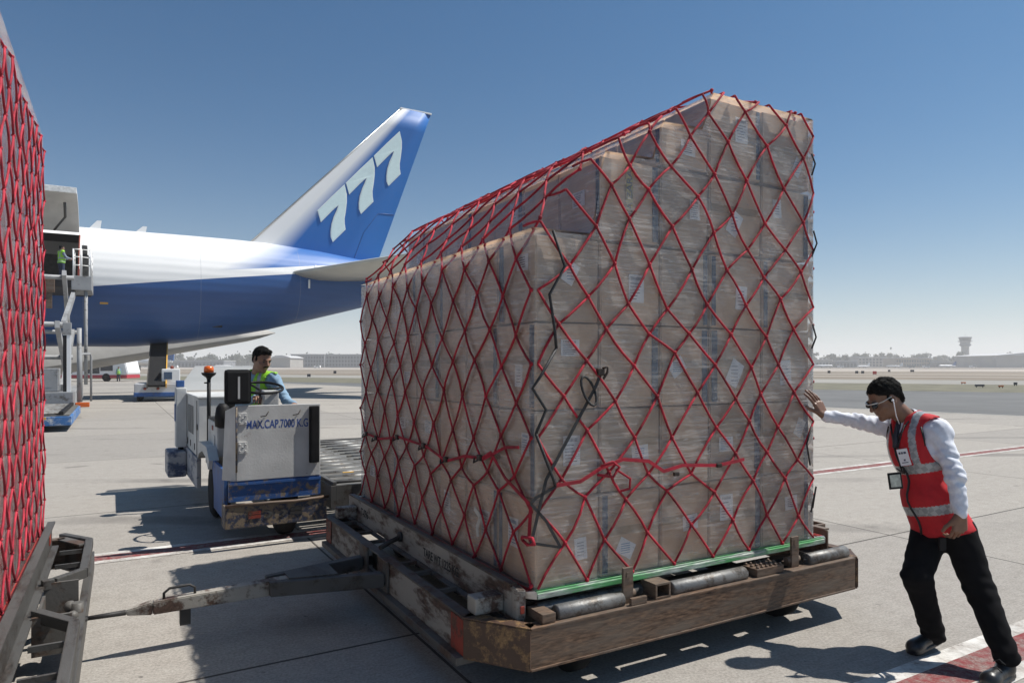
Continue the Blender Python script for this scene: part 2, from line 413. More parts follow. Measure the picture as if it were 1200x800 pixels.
def step_z(x):
    st = [(-1, ZL), (.36, ZL+.006), (.44, 2.875), (.79, 2.888), (.87, 3.112), (1.18, 3.128), (1.27, ZH-.006), (9, ZH-.006)]
    for (a, za), (b, zb) in zip(st, st[1:]):
        if x <= b: return za + (zb-za)*(x-a)/(b-a)
def carton(root_loc, x0, x1, y0, y1, z0, z1, label, group, faces):
    """one box with tape, label sheet and coloured corner band on its visible faces"""
    rs = random.Random(hash((round(x0,2), round(y0,2), round(z0,2))) & 0xffff)
    c = root_loc + E1*((x0+x1)/2) + E2*((y0+y1)/2) + Vector((0,0,z0))
    hx, hy, hz = (x1-x0)/2-.006, (y1-y0)/2-.006, z1-z0-.006
    r = empty('carton', c, TRAIN + rs.uniform(-.006,.006), label, 'box', group)
    k = MB(); ins = [rs.uniform(0,.008) for _ in range(4)]
    dz = [rs.uniform(-.007, 0) for _ in range(4)]
    k.hexa([(-hx+ins[0],-hy+ins[1],0),(hx-ins[2],-hy+ins[1],0),(hx-ins[2],hy-ins[3],0),(-hx+ins[0],hy-ins[3],0),
            (-hx,-hy,hz+dz[0]),(hx,-hy,hz+dz[1]),(hx,hy,hz+dz[2]),(-hx,hy,hz+dz[3])], .006)
    k.build('carton_shell', MT['carton'], r)
    for f in faces:
        if f == 'f':   o, ax, ww, n = Vector((-hx,-hy,0)), Vector((1,0,0)), 2*hx, Vector((0,-1,0))
        elif f == 'l': o, ax, ww, n = Vector((-hx,hy,0)), Vector((0,-1,0)), 2*hy, Vector((-1,0,0))
        else:          o, ax, ww, n = Vector((hx,-hy,0)), Vector((0,1,0)), 2*hy, Vector((1,0,0))
        up = Vector((0,0,1))
        def pl(mb, a0, a1, b0, b1, off, th=.0015, rot=0.0):
            ca, cb = (a0+a1)/2, (b0+b1)/2
            pts = []
            for da, db in ((a0-ca,b0-cb),(a1-ca,b0-cb),(a1-ca,b1-cb),(a0-ca,b1-cb)):
                A = ca + da*math.cos(rot) - db*math.sin(rot); B = cb + da*math.sin(rot) + db*math.cos(rot)
                pts.append(o + ax*A + up*B)
            mb.hexa([p + n*off for p in pts] + [p + n*(off+th) for p in pts])
        if rs.random() < .42:
            q = MB(); w_ = rs.uniform(.03,.05)
            a = 0.012 if rs.random() < .5 else ww-w_-.012
            pl(q, a, a+w_, .012, hz-.014, .001); q.build('blue_band', MT['band_blue'], r)
        if rs.random() < .5:
            q = MB(); b0 = hz*rs.uniform(.45,.55)
            pl(q, .01, ww-.01, b0, b0+.045, .001, .0008)
            q.build('tape', MT['tape_clear'], r)
        if rs.random() < (.8 if f == 'f' else .5):
            lw_, lh_ = rs.choice([(.10,.15),(.11,.16),(.08,.12),(.12,.09)])
            a = rs.uniform(.05, max(.06, ww-lw_-.05)); b0 = rs.uniform(.08, hz-lh_-.06)
            ro = rs.choice([0,0,0,.08,-.06,.6,-.5])
            q = MB(); pl(q, a, a+lw_, b0, b0+lh_, .0035, .0008, ro)
            lab = q.build('paper_label', MT['paper'], r)
            q = MB()
            if ro == 0:
                for i in range(6):
                    t0 = b0 + lh_*(.12+.11*i); q_w = lw_*rs.uniform(.4,.78)
                    pl(q, a+lw_*.1, a+lw_*.1+q_w, t0, t0+.004, .0045, .0005)
                for i in range(9):
                    pl(q, a+lw_*(.14+.08*i), a+lw_*(.14+.08*i)+.004, b0+lh_*.8, b0+lh_*.92, .0045, .0005)
            else:
                for i in range(5):
                    pl(q, a+lw_*.2, a+lw_*.75, b0+lh_*(.2+.14*i), b0+lh_*(.2+.14*i)+.004, .0045, .0005, 0)
            q.build('print', MT['ink'] if rs.random() < .75 else MT['blue_ink'], lab)
    return r
MT['tape_clear'] = mat('brown_tape', (.40,.29,.19), .25, 0, .1)

def make_cartons(org, which):
    """which: list of (i,j,k) cells"""
    grp = 'cartons of the big netted load' if org is ORG else 'cartons of the load at the left edge'
    for (i, j, k) in which:
        x0, x1 = XC[i], XC[i+1]; y0, y1 = YC[j], YC[j+1]; z0, z1 = LEV[k], LEV[k+1]
        if i == 2 and k == 5: z1 = 3.125
        if i == 1 and k == 5: continue
        if i == 0 and k >= 4: continue
        z1 -= .012 if k in (3,4,5) else 0
        faces = ''
        if j == 0: faces += 'f'
        if i == 0 or (i == 1 and k >= 4) or (i >= 2 and k == 5 and i <= 3): faces += 'l'
        if i == 4: faces += 'r'
        if org is ORG:
            if j == 0: lab = f"wrapped carton on the big load's right-hand face, {ORDL[i]} column from left, {ROW[k]}"
            elif i == 0: lab = f"carton on the big load's shaded left face, {ORD[j]} from its near corner, {ROW[k]}"
            elif i == 4: lab = f"carton on the big load's far right side, {ORD[j]} from the front, {ROW[k]}"
            else: lab = f"carton on the big load's sloping top, {ORDL[i]} step up, {ORD[j]} from the front"
        else: lab = f"carton in the load at the left edge, {ORD[6-j]} from its far end, {ROW[k]}"
        carton(org, x0, x1, y0, y1, z0, z1, lab, grp, faces)

main_cells = []
for j in range(7):
    for i in range(5):
        for k in range(6):
            if i == 0 and k >= 4: continue
            if i == 1 and k >= 5: continue
            vis = (j == 0) or (i == 0) or (i == 1 and k == 4) or (i in (2,3) and k == 5) or (i == 4 and k == 5)
            if vis: main_cells.append((i, j, k))
make_cartons(ORG, main_cells)

# word on the tape of one carton
def carton_word():
    r = empty('word_tape', ORG, TRAIN, 'yellow tape printed with dark capitals down the second carton column', 'tape')
    k = MB(); k.box((.60,-.0045,2.42),(.648,-.0035,2.84)); k.build('yellow_strip', MT['tape'], r)
    text_obj('tape_word', 'ZARA ZARA', .056, frame_M((.642,-.005,2.46), (0,0,1), (-1,0,0)), MT['ink'], r, .0004, .001, 1.15)
carton_word()

def load_film(org, name, label, sides):
    """stretch film: a closed skin round the cartons with wrinkles"""
    r = MB(); e = .014
    def sheet_(f, nu, nv, amp=.0013, seed=0):
        vs = []
        for a in range(nu+1):
            row = []
            for b_ in range(nv+1):
                p, n = f(a/nu, b_/nv)
                q = Vector((p.x*1.1+seed, p.y*1.1, p.z*9)); d = mnoise.noise(q)*amp + mnoise.noise(Vector((p.x*2+p.z*3, p.y*2, p.z*16+seed)))*amp*.8
                edge = min(a, nu-a, b_, nv-b_)
                d *= min(1, edge/2)
                row.append(r.v(p + n*(e + d)))
            vs.append(row)
        for a in range(nu):
            for b_ in range(nv): r.face([vs[a][b_], vs[a+1][b_], vs[a+1][b_+1], vs[a][b_+1]], True)
    z0 = ZB+.004
    n_ = Vector
    def front(u, v, y=0, s=-1):
        x = -e + (LW+2*e)*u; zt = step_z(x)
        # the film hangs slack into the steps
        return n_((x, y, z0 + (zt-z0)*v)), n_((0, s, 0))
    sheet_(lambda u, v: front(u, v), 110, 80)
    sheet_(lambda u, v: front(u, v, LL, 1), 24, 30)
    sheet_(lambda u, v: (n_((0, -e+(LL+2*e)*u, z0+(ZL-z0)*v)), n_((-1,0,0))), 70, 56, seed=3)
    sheet_(lambda u, v: (n_((LW, -e+(LL+2*e)*u, z0+(ZH-z0)*v)), n_((1,0,0))), 60, 60, seed=5)
    def top(u, v):
        x = -e + (LW+2*e)*v; z = step_z(x)
        sl = 1.0 if x < 1.255 else 0
        return n_((x, -e+(LL+2*e)*u, z)), n_((-.5*sl, 0, .86)).normalized()
    sheet_(top, 60, 100, .005, 8)
    bmesh.ops.remove_doubles(r.bm, verts=r.bm.verts[:], dist=.012)
    o = r.build(name, MT['film']); o.location = org; o.rotation_euler = (0,0,TRAIN)
    for p in o.data.polygons: p.use_smooth = True
    return tag(o, label, 'plastic wrap')
load_film(ORG, 'stretch_film', 'clear wrinkled stretch film wrapped round the big stepped stack of cartons', 'all')

# ---- rope net
def make_net(org, label, m, which=('front','left','right','back'), tens=True, rr=.0070, pitch=.2443, rows=.385, seed=1, ns_=18):
    rs = random.Random(seed)
    root = empty('cargo_net', org, TRAIN, label, 'cargo net')
    off = .026; NF, NS = 14, ns_
    # perimeter strip up the left side, over the slope, down the right side: arc length -> (x,z)
    prof = [(0, ZB+.02), (0, ZL)] + HULL[1:] + [(LW, ZB+.02)]
    cum = [0]
    for a, b_ in zip(prof, prof[1:]): cum.append(cum[-1] + math.hypot(b_[0]-a[0], b_[1]-a[1]))
    def strip(s, y):
        s = min(max(s, 0), cum[-1])
        for i in range(len(prof)-1):
            if s <= cum[i+1]:
                t = (s-cum[i])/(cum[i+1]-cum[i]); a, b_ = prof[i], prof[i+1]
                p = Vector((a[0]+(b_[0]-a[0])*t, y, a[1]+(b_[1]-a[1])*t))
                n = Vector((-(b_[1]-a[1]), 0, b_[0]-a[0])).normalized()
                return p + n*off
    zr = lambda k: ZB + .03 + k*rows/2          # node rows half a diamond apart
    def jit(p, a): return a*Vector((mnoise.noise(p*1.7+Vector((seed,0,0))), mnoise.noise(p*1.7+Vector((0,seed*2,5))), mnoise.noise(p*2.1+Vector((9,0,seed)))))
    mb = MB()
    zT = 1.02
    def pull(p, amt):       # a strap gathers the net around one height
        d = p.z - (zT + .05*math.sin(p.x*3+p.y*4)); g_ = math.exp(-(d/.16)**2)*amt
        return Vector((0, 0, -d*g_))
    def rope(p, q, r=rr, sag=0.0):
        p, q = Vector(p), Vector(q); L = (q-p).length
        if L < .03: return
        n = 3; pts = []
        dv = Vector((rs.uniform(-1,1), rs.uniform(-1,1), rs.uniform(-1,1)))*.008
        for i in range(n+1):
            t = i/n; b_ = math.sin(math.pi*t)
            pts.append(p.lerp(q, t) + dv*b_ + Vector((0,0,-sag*b_)))
        mb.tube(pts, r, 6, True)
    # node function on a wrapped (u, row) lattice; u runs along the perimeter: front (x), then sides (y)
    def nodeF(i, k, y=0, sgn=-1):      # front/back lattice, i in half pitches
        x = i*pitch/2*(LW/(9*pitch))*1.0; x = i*LW/NF
        z = zr(k); zt = hull_z(x)
        p = Vector((x, y+sgn*off, min(z, zt+.02)))
        if 0 < i < NF and 0 < k:
            p += jit(p, .10); p.y = y+sgn*off
            if tens: p += pull(p, .55)
        if k == 0: p.z = ZB+.015
        return p
    def nodeS(j, k, right=False):      # j half pitches along y (24 over LL)
        y = j*LL/NS
        s = (k*rows/2 + .01)
        p = strip(s, y)
        if 0 < j < NS and k > 0:
            q = p + jit(p, .085)
            if p.x < .01: q.x = p.x
            elif p.x > LW: q.x = p.x
            else: q = p + jit(p, .025)
            p = q
            if tens and p.z < 1.6: p += pull(p, .5)
        return p
    nk = int((ZH-ZB)/(rows/2))+2
    for (y, sgn, nm) in ((0,-1,'front'), (LL,1,'back')):
        if nm not in which: continue
        for i in range(0, NF+1):
            for k in range(0, nk):
                if (i+k) % 2: continue
                z = zr(k)
                x = i*LW/NF
                if z > hull_z(x)+.02: continue
                p = nodeF(i, k, y, sgn)
                for di in (-1, 1):
                    i2, k2 = i+di, k+1
                    if not 0 <= i2 <= NF: continue
                    x2 = i2*LW/NF; zt2 = hull_z(x2)
                    if zr(k2) > zt2+.02:
                        # cut at the outline, then fold on to the top
                        lo, hi = 0., 1.
                        for _ in range(12):
                            mid = (lo+hi)/2; xm = x+(x2-x)*mid; zm = zr(k)+(zr(k2)-zr(k))*mid
                            if zm > hull_z(xm)+.02: hi = mid
                            else: lo = mid
                        xm = x+(x2-x)*lo; q = Vector((xm, y+sgn*.012, hull_z(xm)+.026))
                        rope(p, q); rope(q, Vector((xm, y-sgn*.16, hull_z(xm)+.03)))
                    else: rope(p, nodeF(i2, k2, y, sgn), sag=.003)
                if 0 < i < NF: mb.ball(p, rr*1.8, 6, 5)
    ns = int(cum[-1]/(rows/2))
    for j in range(0, NS+1):
        for k in range(0, ns+1):
            if (j+k) % 2: continue
            p = nodeS(j, k)
            onR = p.x > LW
            onL = p.x < 0.005
            if onL and 'left' not in which: continue
            if onR and 'right' not in which: continue
            for dj in (-1, 1):
                if 0 <= j+dj <= NS and k+1 <= ns:
                    q = nodeS(j+dj, k+1)
                    rope(p, q, sag=.004 if (onL or onR) else 0.0)
            mb.ball(p, rr*1.8, 6, 5)
    # long edge ropes along the plate
    for j in range(NS):
        if j % 4 == 0: rope(nodeS(j, 0), nodeS(j, 0)+Vector((0,.03,-.02)))
    mb.build('net_rope', m, root)
    return root, rope, nodeF, nodeS

net, _, nodeF, nodeS = make_net(ORG, 'dark red rope cargo net stretched over the big stepped load', MT['rope_red'])

def ribbon(mb, pts, w_, th=.003, nrm=Vector((0,-1,0))):
    pts = [Vector(p) for p in pts]
    for a, b_ in zip(pts, pts[1:]):
        if (b_-a).length > 1e-4: mb.bar(a, b_ + (b_-a).normalized()*.002, w_, th, up=nrm)

def straps():
    yo = -.036
    def F(px, py):   # photo point on the right-hand face -> local x,z
        q = (px-600)/CF
        # X = .122+E1.x x - E2x.. at y=yo
        ax, ay = ORG.x + E2.x*yo, ORG.y + E2.y*yo
        x = (q*ay - ax)/(E1.x - q*E1.y); d = ay + E1.y*x
        return Vector((x, yo, 1.7-(py-CH)/CF*d))
    def Lf(px, py, xo=-.036):
        q = (px-600)/CF; ax, ay = ORG.x + E1.x*xo, ORG.y + E1.y*xo
        y = (q*ay - ax)/(E2.x - q*E2.y); d = ay + E2.y*y
        return Vector((xo, y, 1.7-(py-CH)/CF*d))
    # black rope zigzag down the corner
    k = MB()
    k.tube([F(648,270)+Vector((0,0,0)), F(662,312), F(644,345), F(650,385), F(652,408)], .008, 6)
    k.tube([F(652,408), F(634,440), Lf(624,455), F(640,480), Lf(628,508)], .008, 6)
    k.tube([Lf(628,508), F(648,560), F(651,570)], .008, 6)
    k.build('black_rope', MT['rope_black'], net)
    # loop of black strap with buckle
    k = MB()
    ribbon(k, [F(705,436), F(697,455), F(640,562), F(622,638)], .018)
    ribbon(k, [F(651,570), F(628,583), F(622,590), F(640,610), F(657,641)], .016)
    ribbon(k, [F(622,636), F(657,641)], .014)
    lp = [F(690+10*math.cos(t)*(.7)+4*math.sin(t), 458+17*math.sin(t)) + Vector((0,-.012*math.sin(t),0)) for t in [i*math.pi/8 for i in range(17)]]
    k.tube(lp, .007, 6)
    k.build('black_strap', MT['rope_black'], net)
    k = MB(); c = F(703,436)
    k.box(c+Vector((-.02,-.014,-.018)), c+Vector((.024,.012,.02)), .005); k.tube([c+Vector((.01,-.01,.02)), c+Vector((.03,-.03,.03)), c+Vector((.04,-.015,0)), c+Vector((.01,-.02,-.035))], .007, 6)
    k.build('strap_buckle', MT['hook'], net)
    # red tension straps
    k = MB()
    ribbon(k, [Lf(430,508), Lf(445,514), Lf(468,512), Lf(500,523), Lf(523,540), Lf(545,534), Lf(565,537), Lf(575,530)], .018, .004, Vector((-1,0,0)))
    ribbon(k, [Lf(575,530), Lf(592,560), Lf(622,592)], .02, .004, Vector((-1,0,0)))
    ribbon(k, [Lf(566,538), Lf(592,524), F(608,524)], .016, .004, Vector((-1,0,0)))
    ribbon(k, [Lf(622,592), Lf(620,628), Lf(622,634)], .02)
    ribbon(k, [F(650,569), F(680,564), F(705,548), F(730,538), F(760,540), F(778,552), F(800,545), F(842,545), F(872,538)], .02)
    k.tube([F(703,546)+Vector((0,-.01,0)), F(714,540)+Vector((0,-.03,0)), F(722,546)+Vector((0,-.03,0)), F(716,558)+Vector((0,-.02,0)), F(700,556)], .008, 6)
    k.tube([F(722,550), F(736,560)+Vector((0,-.02,0)), F(738,572), F(728,575)], .007, 6)
    k.tube([Lf(612,632), Lf(616,628)+Vector((-.02,0,0)), Lf(628,630)+Vector((-.02,0,0)), Lf(630,637)+Vector((-.02,0,0)), Lf(618,638), Lf(612,632)], .009, 6)
    k.build('red_strap', MT['rope_red'], net)
    for (x, y) in ((430,508),(441,513),(466,512),(497,522),(523,538),(563,536)):
        k = MB(); c = Lf(x, y); k.box(c+Vector((-.016,-.022,-.018)), c+Vector((.006,.022,.018)), .006)
        k.tube([c+Vector((-.012,.01,-.015)), c+Vector((-.03,.03,-.03)), c+Vector((-.018,.045,-.005))], .006, 6)
        k.build('net_hook', MT['hook'], net)
    for (x, y) in ((792,555),(842,545)):
        k = MB(); c = F(x, y); k.box(c+Vector((-.02,-.012,-.012)), c+Vector((.02,.004,.012)), .005)
        k.build('net_hook', MT['hook'], net)
    # torn film rag hanging in the net
    k = MB(); pts = [Lf(556,595), Lf(563,606), Lf(559,618), Lf(560,628)]
    ribbon(k, pts, .03, .004, Vector((-1,0,0))); k.build('tie_rag', mat('pale_rag', (.55,.52,.46), .7), net)
    # black ropes along the far right edge
    for a in ((950,180,954,192,950,205),(952,270,956,285,950,300),(951,380,955,395,950,408),(950,500,944,520,948,545),(951,595,955,570,949,600)):
        q = [F(a[i], a[i+1])+Vector((.012,0,0)) for i in (0,2,4)]; k = MB(); k.tube(q, .006, 6)
        k.build('edge_cord', MT['rope_black'], net)
straps()

# ---- pallet plates
def pallet(org, label, left_red=True):
    r = empty('cargo_pallet', org, TRAIN, label, 'pallet')
    x0, x1, y0, y1 = -.063, 2.337, -.045, 3.0
    k = MB(); k.box((x0+.05,y0+.05,ZB-.028),(x1-.05,y1-.05,ZB-.002)); k.build('base_plate', MT['alu'], r)
    def rail(a, b_, m, inward):
        k = MB(); a, b_ = Vector(a), Vector(b_); inward = Vector(inward)
        k.bar(a+inward*.022, b_+inward*.022, .046, .03, bevel=.004)
        k.bar(a+inward*.012+Vector((0,0,.018)), b_+inward*.012+Vector((0,0,.018)), .010, .012)
        k.bar(a+inward*.040+Vector((0,0,.018)), b_+inward*.040+Vector((0,0,.018)), .008, .012)
        return k.build('edge_rail', m, r)
    z = ZB-.018
    rail((x0+.05,y0,z),(x1-.05,y0,z), MT['green'], (0,1,0))
    rail((x0+.05,y1,z),(x1-.05,y1,z), MT['green'], (0,-1,0))
    rail((x0,y0+.05,z),(x0,y1-.05,z), MT['red_plate'], (1,0,0))
    rail((x1,y0+.05,z),(x1,y1-.05,z), MT['red_plate'], (-1,0,0))
    for (cx, cy) in ((x0,y0),(x1,y0),(x0,y1),(x1,y1)):
        k = MB(); sx = 1 if cx == x0 else -1; sy = 1 if cy == y0 else -1
        k.prism([(cx+.0*sx,cy+.045*sy),(cx+.045*sx,cy+.0*sy),(cx+.06*sx,cy+.06*sy)], ZB-.03, ZB+.004)
        k.build('corner_casting', MT['alu'], r)
    return r
pallet(ORG, 'flat pallet with green and red edge rails under the big load')

# ------------------------------------------------------------------ dollies
def roller(r, x0, x1, y, z, rad_=.042):
    k = MB(); M = Matrix.Translation(Vector((x0, y, z))) @ Matrix.Rotation(rad(90), 4, 'Y')
    L = x1-x0
    k.lathe([(.012,0),(rad_*.86,0),(rad_,.006),(rad_,L-.006),(rad_*.86,L),(.012,L)], n=20, M=M)
    o = k.build('roller', MT['roller'], r)
    k = MB(); k.tube([(x0-.03,y,z),(x1+.03,y,z)], .012, 8); k.build('axle', MT['frame_dark'], o)

def wheel(r, x, y):
    k = MB(); M = Matrix.Translation(Vector((x, y, .19))) @ Matrix.Rotation(rad(90), 4, 'Y') @ Matrix.Translation(Vector((0,0,-.06)))
    k.lathe([(.10,0),(.165,0),(.188,.02),(.19,.05),(.19,.07),(.188,.10),(.165,.12),(.10,.12)], n=26, M=M)
    w_ = k.build('wheel', MT['rubber'], r)
    k = MB(); k.lathe([(.03,-.01),(.06,-.01),(.06,.012),(.098,.012),(.098,.108),(.06,.108),(.06,.13),(.03,.13)], n=18, M=M)
    k.build('rim', MT['frame_dark'], w_)

def dolly(org, label, main):
    r = empty('pallet_dolly', org, TRAIN, label, 'pallet dolly')
    zt, zb = .404, .19
    X0, X1, Y0, Y1 = -.345, 2.60, -.164, 3.14
    FX0, FX1 = -.126, 2.44; SY0, SY1 = .141, 2.86
    ang = -.0
    beams = [((FX0,Y0),(FX1,Y0),'front_beam'),((FX0,Y1),(FX1,Y1),'rear_beam')]
    for (a, b_, nm) in beams:
        s_ = 1 if a[1] == Y0 else -1; k = MB()
        # C channel: web + flanges
        k.box((a[0], a[1], zb+.012), (b_[0], a[1]+.014*s_, zt-.012))
        k.box((a[0], a[1]-.004*s_, zt-.013), (b_[0], a[1]+.075*s_, zt), .003)
        k.box((a[0], a[1]-.004*s_, zb), (b_[0], a[1]+.075*s_, zb+.013), .003)
        k.build(nm, MT['beam'], r)
    for (a, b_) in (((X0,SY0),(FX0,Y0)),((X1,SY0-.16),(FX1+.02,Y0)),((X0,SY1),(FX0,Y1)),((X1,SY1),(FX1,Y1))):
        k = MB(); A = Vector((*a,(zt+zb)/2)); B = Vector((*b_,(zt+zb)/2)); k.bar(A, B, .016, zt-zb-.02)
        inn = Vector((1.1-A.x, 1.5-A.y, 0)).normalized()*.035
        k.bar(A+inn+Vector((0,0,(zt-zb)/2-.006)), B+inn+Vector((0,0,(zt-zb)/2-.006)), .075, .012)
        k.bar(A+inn-Vector((0,0,(zt-zb)/2-.006)), B+inn-Vector((0,0,(zt-zb)/2-.006)), .075, .012)
        k.build('corner_beam', MT['beam_rusty'] if a[1] < 1 else MT['frame'], r)
    # left side: outer channel in two halves with a gap plate for the drawbar
    SM = MT['frame_white'] if main else MT['frame_grey']
    for (y0, y1) in ((SY0+.002, 1.28), (1.86, SY1-.002)):
        k = MB(); k.box((X0, y0, zb+.012), (X0+.012, y1, zt-.012)); k.build('side_web', SM, r)
    for (y0, y1) in ((SY0, SY1),):
        k = MB(); k.box((X0-.003, y0, zt-.012), (X0+.065, y1, zt), .003); k.build('side_flange', MT['frame'], r)
        k = MB(); k.box((X0-.045, y0, zb-.03), (X0+.065, y1, zb+.011), .003); k.build('side_flange', MT['frame'], r)
    k = MB(); k.box((X0-.006, SY0+.003, zb+.014), (X0-.002, SY0+.15, zt-.014)); k.build('red_marking', MT['red_paint'], r)
    k = MB(); k.box((X0-.006, SY1-.15, zb+.014), (X0-.002, SY1-.003, zt-.014)); k.build('red_marking', MT['red_paint'], r)
    k = MB(); k.box((X0-.02, 1.27, zb), (X0-.002, 1.46, zt+.004), .004); k.box((X0-.02, 1.70, zb), (X0-.002, 1.87, zt+.004), .004)
    k.box((X0+.07, 1.3, zb+.03), (X0+.09, 1.84, zt-.03)); k.build('hitch_plate', MT['frame'], r)
    # inner guide rail, leaning, stands above the deck
    xr = -.105
    k = MB(); k.hexa([(xr-.014,.04,.375),(xr,.04,.375),(xr,2.98,.375),(xr-.014,2.98,.375),(xr-.014,.04,.55),(xr,.04,.55),(xr,2.98,.55),(xr-.014,2.98,.55)])
    k.build('guide_rail', MT['frame_white' if main else 'frame_grey'], r)
    k = MB(); k.box((xr-.016,.06,.551),(xr+.03,2.96,.563), .003); k.box((xr-.055,.04,.362),(xr-.0145,2.98,.374), .003)
    k.build('rail_lip', MT['frame'], r)
    k = MB(); k.hexa([(xr-.015,-.01,.372),(xr+.03,-.03,.372),(xr+.03,.038,.372),(xr-.015,.038,.372),(xr-.015,-.01,.548),(xr+.03,-.03,.548),(xr+.03,.038,.562),(xr-.015,.038,.562)], .004)
    k.build('rail_end', MT['frame_white'], r)
    k = MB(); k.box((xr-.004,-.033,.43),(xr+.02,-.027,.47), .003); k.build('red_reflector', MT['red_paint'], r)
    # pocket cross members
    for y in (.22, .62, 1.0, 1.25, 1.9, 2.2, 2.6):
        k = MB(); k.box((X0+.066, y, zt-.03), (xr-.056, y+.022, zt-.006)); k.build('cross_bar', MT['frame'], r)
    for y in (.12, 2.72):      # stubby square tubes
        k = MB(); k.box((X0+.055, y, zt+.002), (xr-.016, y+.10, zt+.09), .01); k.build('stop_block', MT['frame_white' if main else 'frame_grey'], r)
    k = MB(); k.tube([(X0+.03,1.55,zt+.03),(X0+.12,1.6,zt+.05),(xr-.02,1.66,zt+.06)], .018, 8); k.lathe([(.012,0),(.036,0),(.036,.02),(.012,.02)], M=Matrix.Translation(Vector((xr-.036,1.66,zt+.062))) @ Matrix.Rotation(rad(90),4,'Y'), n=14)
    k.build('lock_lever', MT['frame_dark'], r)
    # deck frame
    for y in (.10, .75, 1.4, 2.05, 2.7):
        k = MB(); k.box((xr+.012, y, .30), (2.36, y+.06, .395)); k.build('deck_beam', MT['frame_dark'], r)
    for x in (.35, 1.1, 1.85):
        k = MB(); k.box((x, -.14, .22), (x+.07, 3.06, .299)); k.build('chassis_rail', MT['frame_dark'], r)
    for y in (.35, .6, .95, 1.2, 1.6, 1.85, 2.25, 2.5):
        for (a, b_) in ((.05,1.05),(1.15,2.2)): roller(r, a, b_, y, .452)
    # front row rollers, stops and blocks
    fr = ((.06,.49),(.84,1.44),(2.02,2.42))
    for (a, b_) in fr: roller(r, a, b_, -.10, .43)
    roller(r, .0, .72, -.01, .43, .034)
    for x in (.525, 1.895):
        k = MB(); k.box((x-.035,-.115,zt+.002),(x+.035,-.10,.60),.003); k.box((x-.012,-.118,.545),(x+.012,-.1155,.575))
        k.box((x-.035,-.10,zt+.002),(x+.035,-.03,.43),.003); k.tube([(x-.06,-.09,.45),(x+.06,-.09,.45)], .02, 10)
        k.build('pallet_stop', MT['beam'], r)
    for (a, b_) in ((.69,.80),):
        k = MB()
        k.box((a,-.15,zt+.002),(b_,-.02,zt+.012)); k.box((a,-.15,zt+.012),(a+.012,-.02,zt+.075)); k.box((b_-.012,-.15,zt+.012),(b_,-.02,zt+.075)); k.box((a,-.15,zt+.076),(b_,-.02,zt+.086))
        k.build('box_bracket', MT['beam'], r)
    k = MB(); k.box((1.50,-.15,zt+.002),(1.74,-.03,zt+.05),.004)
    for i in range(6):
        for j in range(3): k.ball((1.52+.04*i, -.135+.045*j, zt+.054), .011, 6, 4)
    k.build('tread_plate', MT['beam'], r)
    k = MB(); k.box((-.05,-.15,zt+.002),(.03,.0,zt+.05), .003); k.build('roller_bracket', MT['beam'], r)
    k = MB(); k.box((.51,-.16,zt+.002),(.62,-.14,zt+.04),.003); k.build('roller_bracket', MT['beam'], r)
    # right side
    xe = 2.40 if main else 2.352
    k = MB(); k.box((xe,.02,.375),(xe+.014,2.98,.55)); k.box((xe-.012,.03,.551),(xe+.035,2.97,.563)); k.box((xe+.0145,.02,.37),(xe+.055,2.98,.383))
    k.build('guide_rail', MT['frame_grey'] if not main else MT['beam'], r)
    if main:
        k = MB(); k.bar((X1,SY0-.16,(zt+zb)/2),(X1,SY1,(zt+zb)/2), .016, zt-zb); k.bar((X1-.03,SY0-.16,zt-.004),(X1-.03,SY1,zt-.004), .07, .012)
        k.build('side_beam', MT['beam'], r)
        k = MB(); k.box((2.54,.16,zt+.004),(2.556,.75,.56), .004); k.box((2.45,.135,zt+.004),(2.54,.158,.56)); k.build('end_plate', MT['beam'], r)
    else:
        # two trapezoid bumper loops with the hitch recess between them
        for (y0, y1) in ((1.95, 3.12), (.05, 1.22)):
            k = MB(); zz = zt-.02
            pts = [(xe+.04,y0-.04,zz),(xe+.10,y0-.02,zz),(X1,y0+.14,zz),(X1,y1-.16,zz),(xe+.06,y1+.12,zz)]
            for a, b_ in zip(pts, pts[1:]): k.bar(a, b_, .05, .06, bevel=.006)
            k.build('bumper_loop', MT['frame_grey'], r)
            for t in (.33, .66):
                y = y0+(y1-y0)*t
                k = MB(); k.box((xe+.076,y,zt-.04),(X1-.03,y+.018,zt-.012)); k.build('cross_bar', MT['frame_grey'], r)
        k = MB(); k.box((X1-.012,.05,zb-.03),(X1+.03,3.05,zt-.11),.004); k.build('side_beam', MT['frame_grey'], r)
        k = MB(); k.box((xe+.05,1.25,zb),(X1-.02,1.27,zt-.01)); k.box((xe+.05,1.90,zb),(X1-.02,1.92,zt-.01)); k.box((xe+.05,1.5,zb+.05),(X1+.02,1.66,zb+.07))
        k.tube([(X1-.01,1.58,zb+.02),(X1-.01,1.58,zb+.16)], .03, 12); k.box((xe+.06,1.45,zb+.0),(xe+.075,1.72,zt-.03))
        k.ball((X1-.05,1.65,zb+.12),.035); k.ball((X1-.03,1.50,zb+.11),.03); k.build('tow_hitch', MT['frame'], r)
        k = MB(); k.box((xe+.0155,2.72,.44),(xe+.019,2.84,.50)); k.build('red_marking', MT['red_paint'], r)
    for (x, y) in ((.3,.14),(2.0,.14),(.3,2.75),(2.0,2.75)): wheel(r, x, y)
    for y in (.14, 2.75):
        k = MB(); k.tube([(.3,y,.19),(2.2,y,.19)], .03, 10); k.box((1.15,y-.05,.17),(1.3,y+.05,.23)); k.build('axle_bar', MT['frame_dark'], r)
    # drawbar
    yd = 1.56
    k = MB()
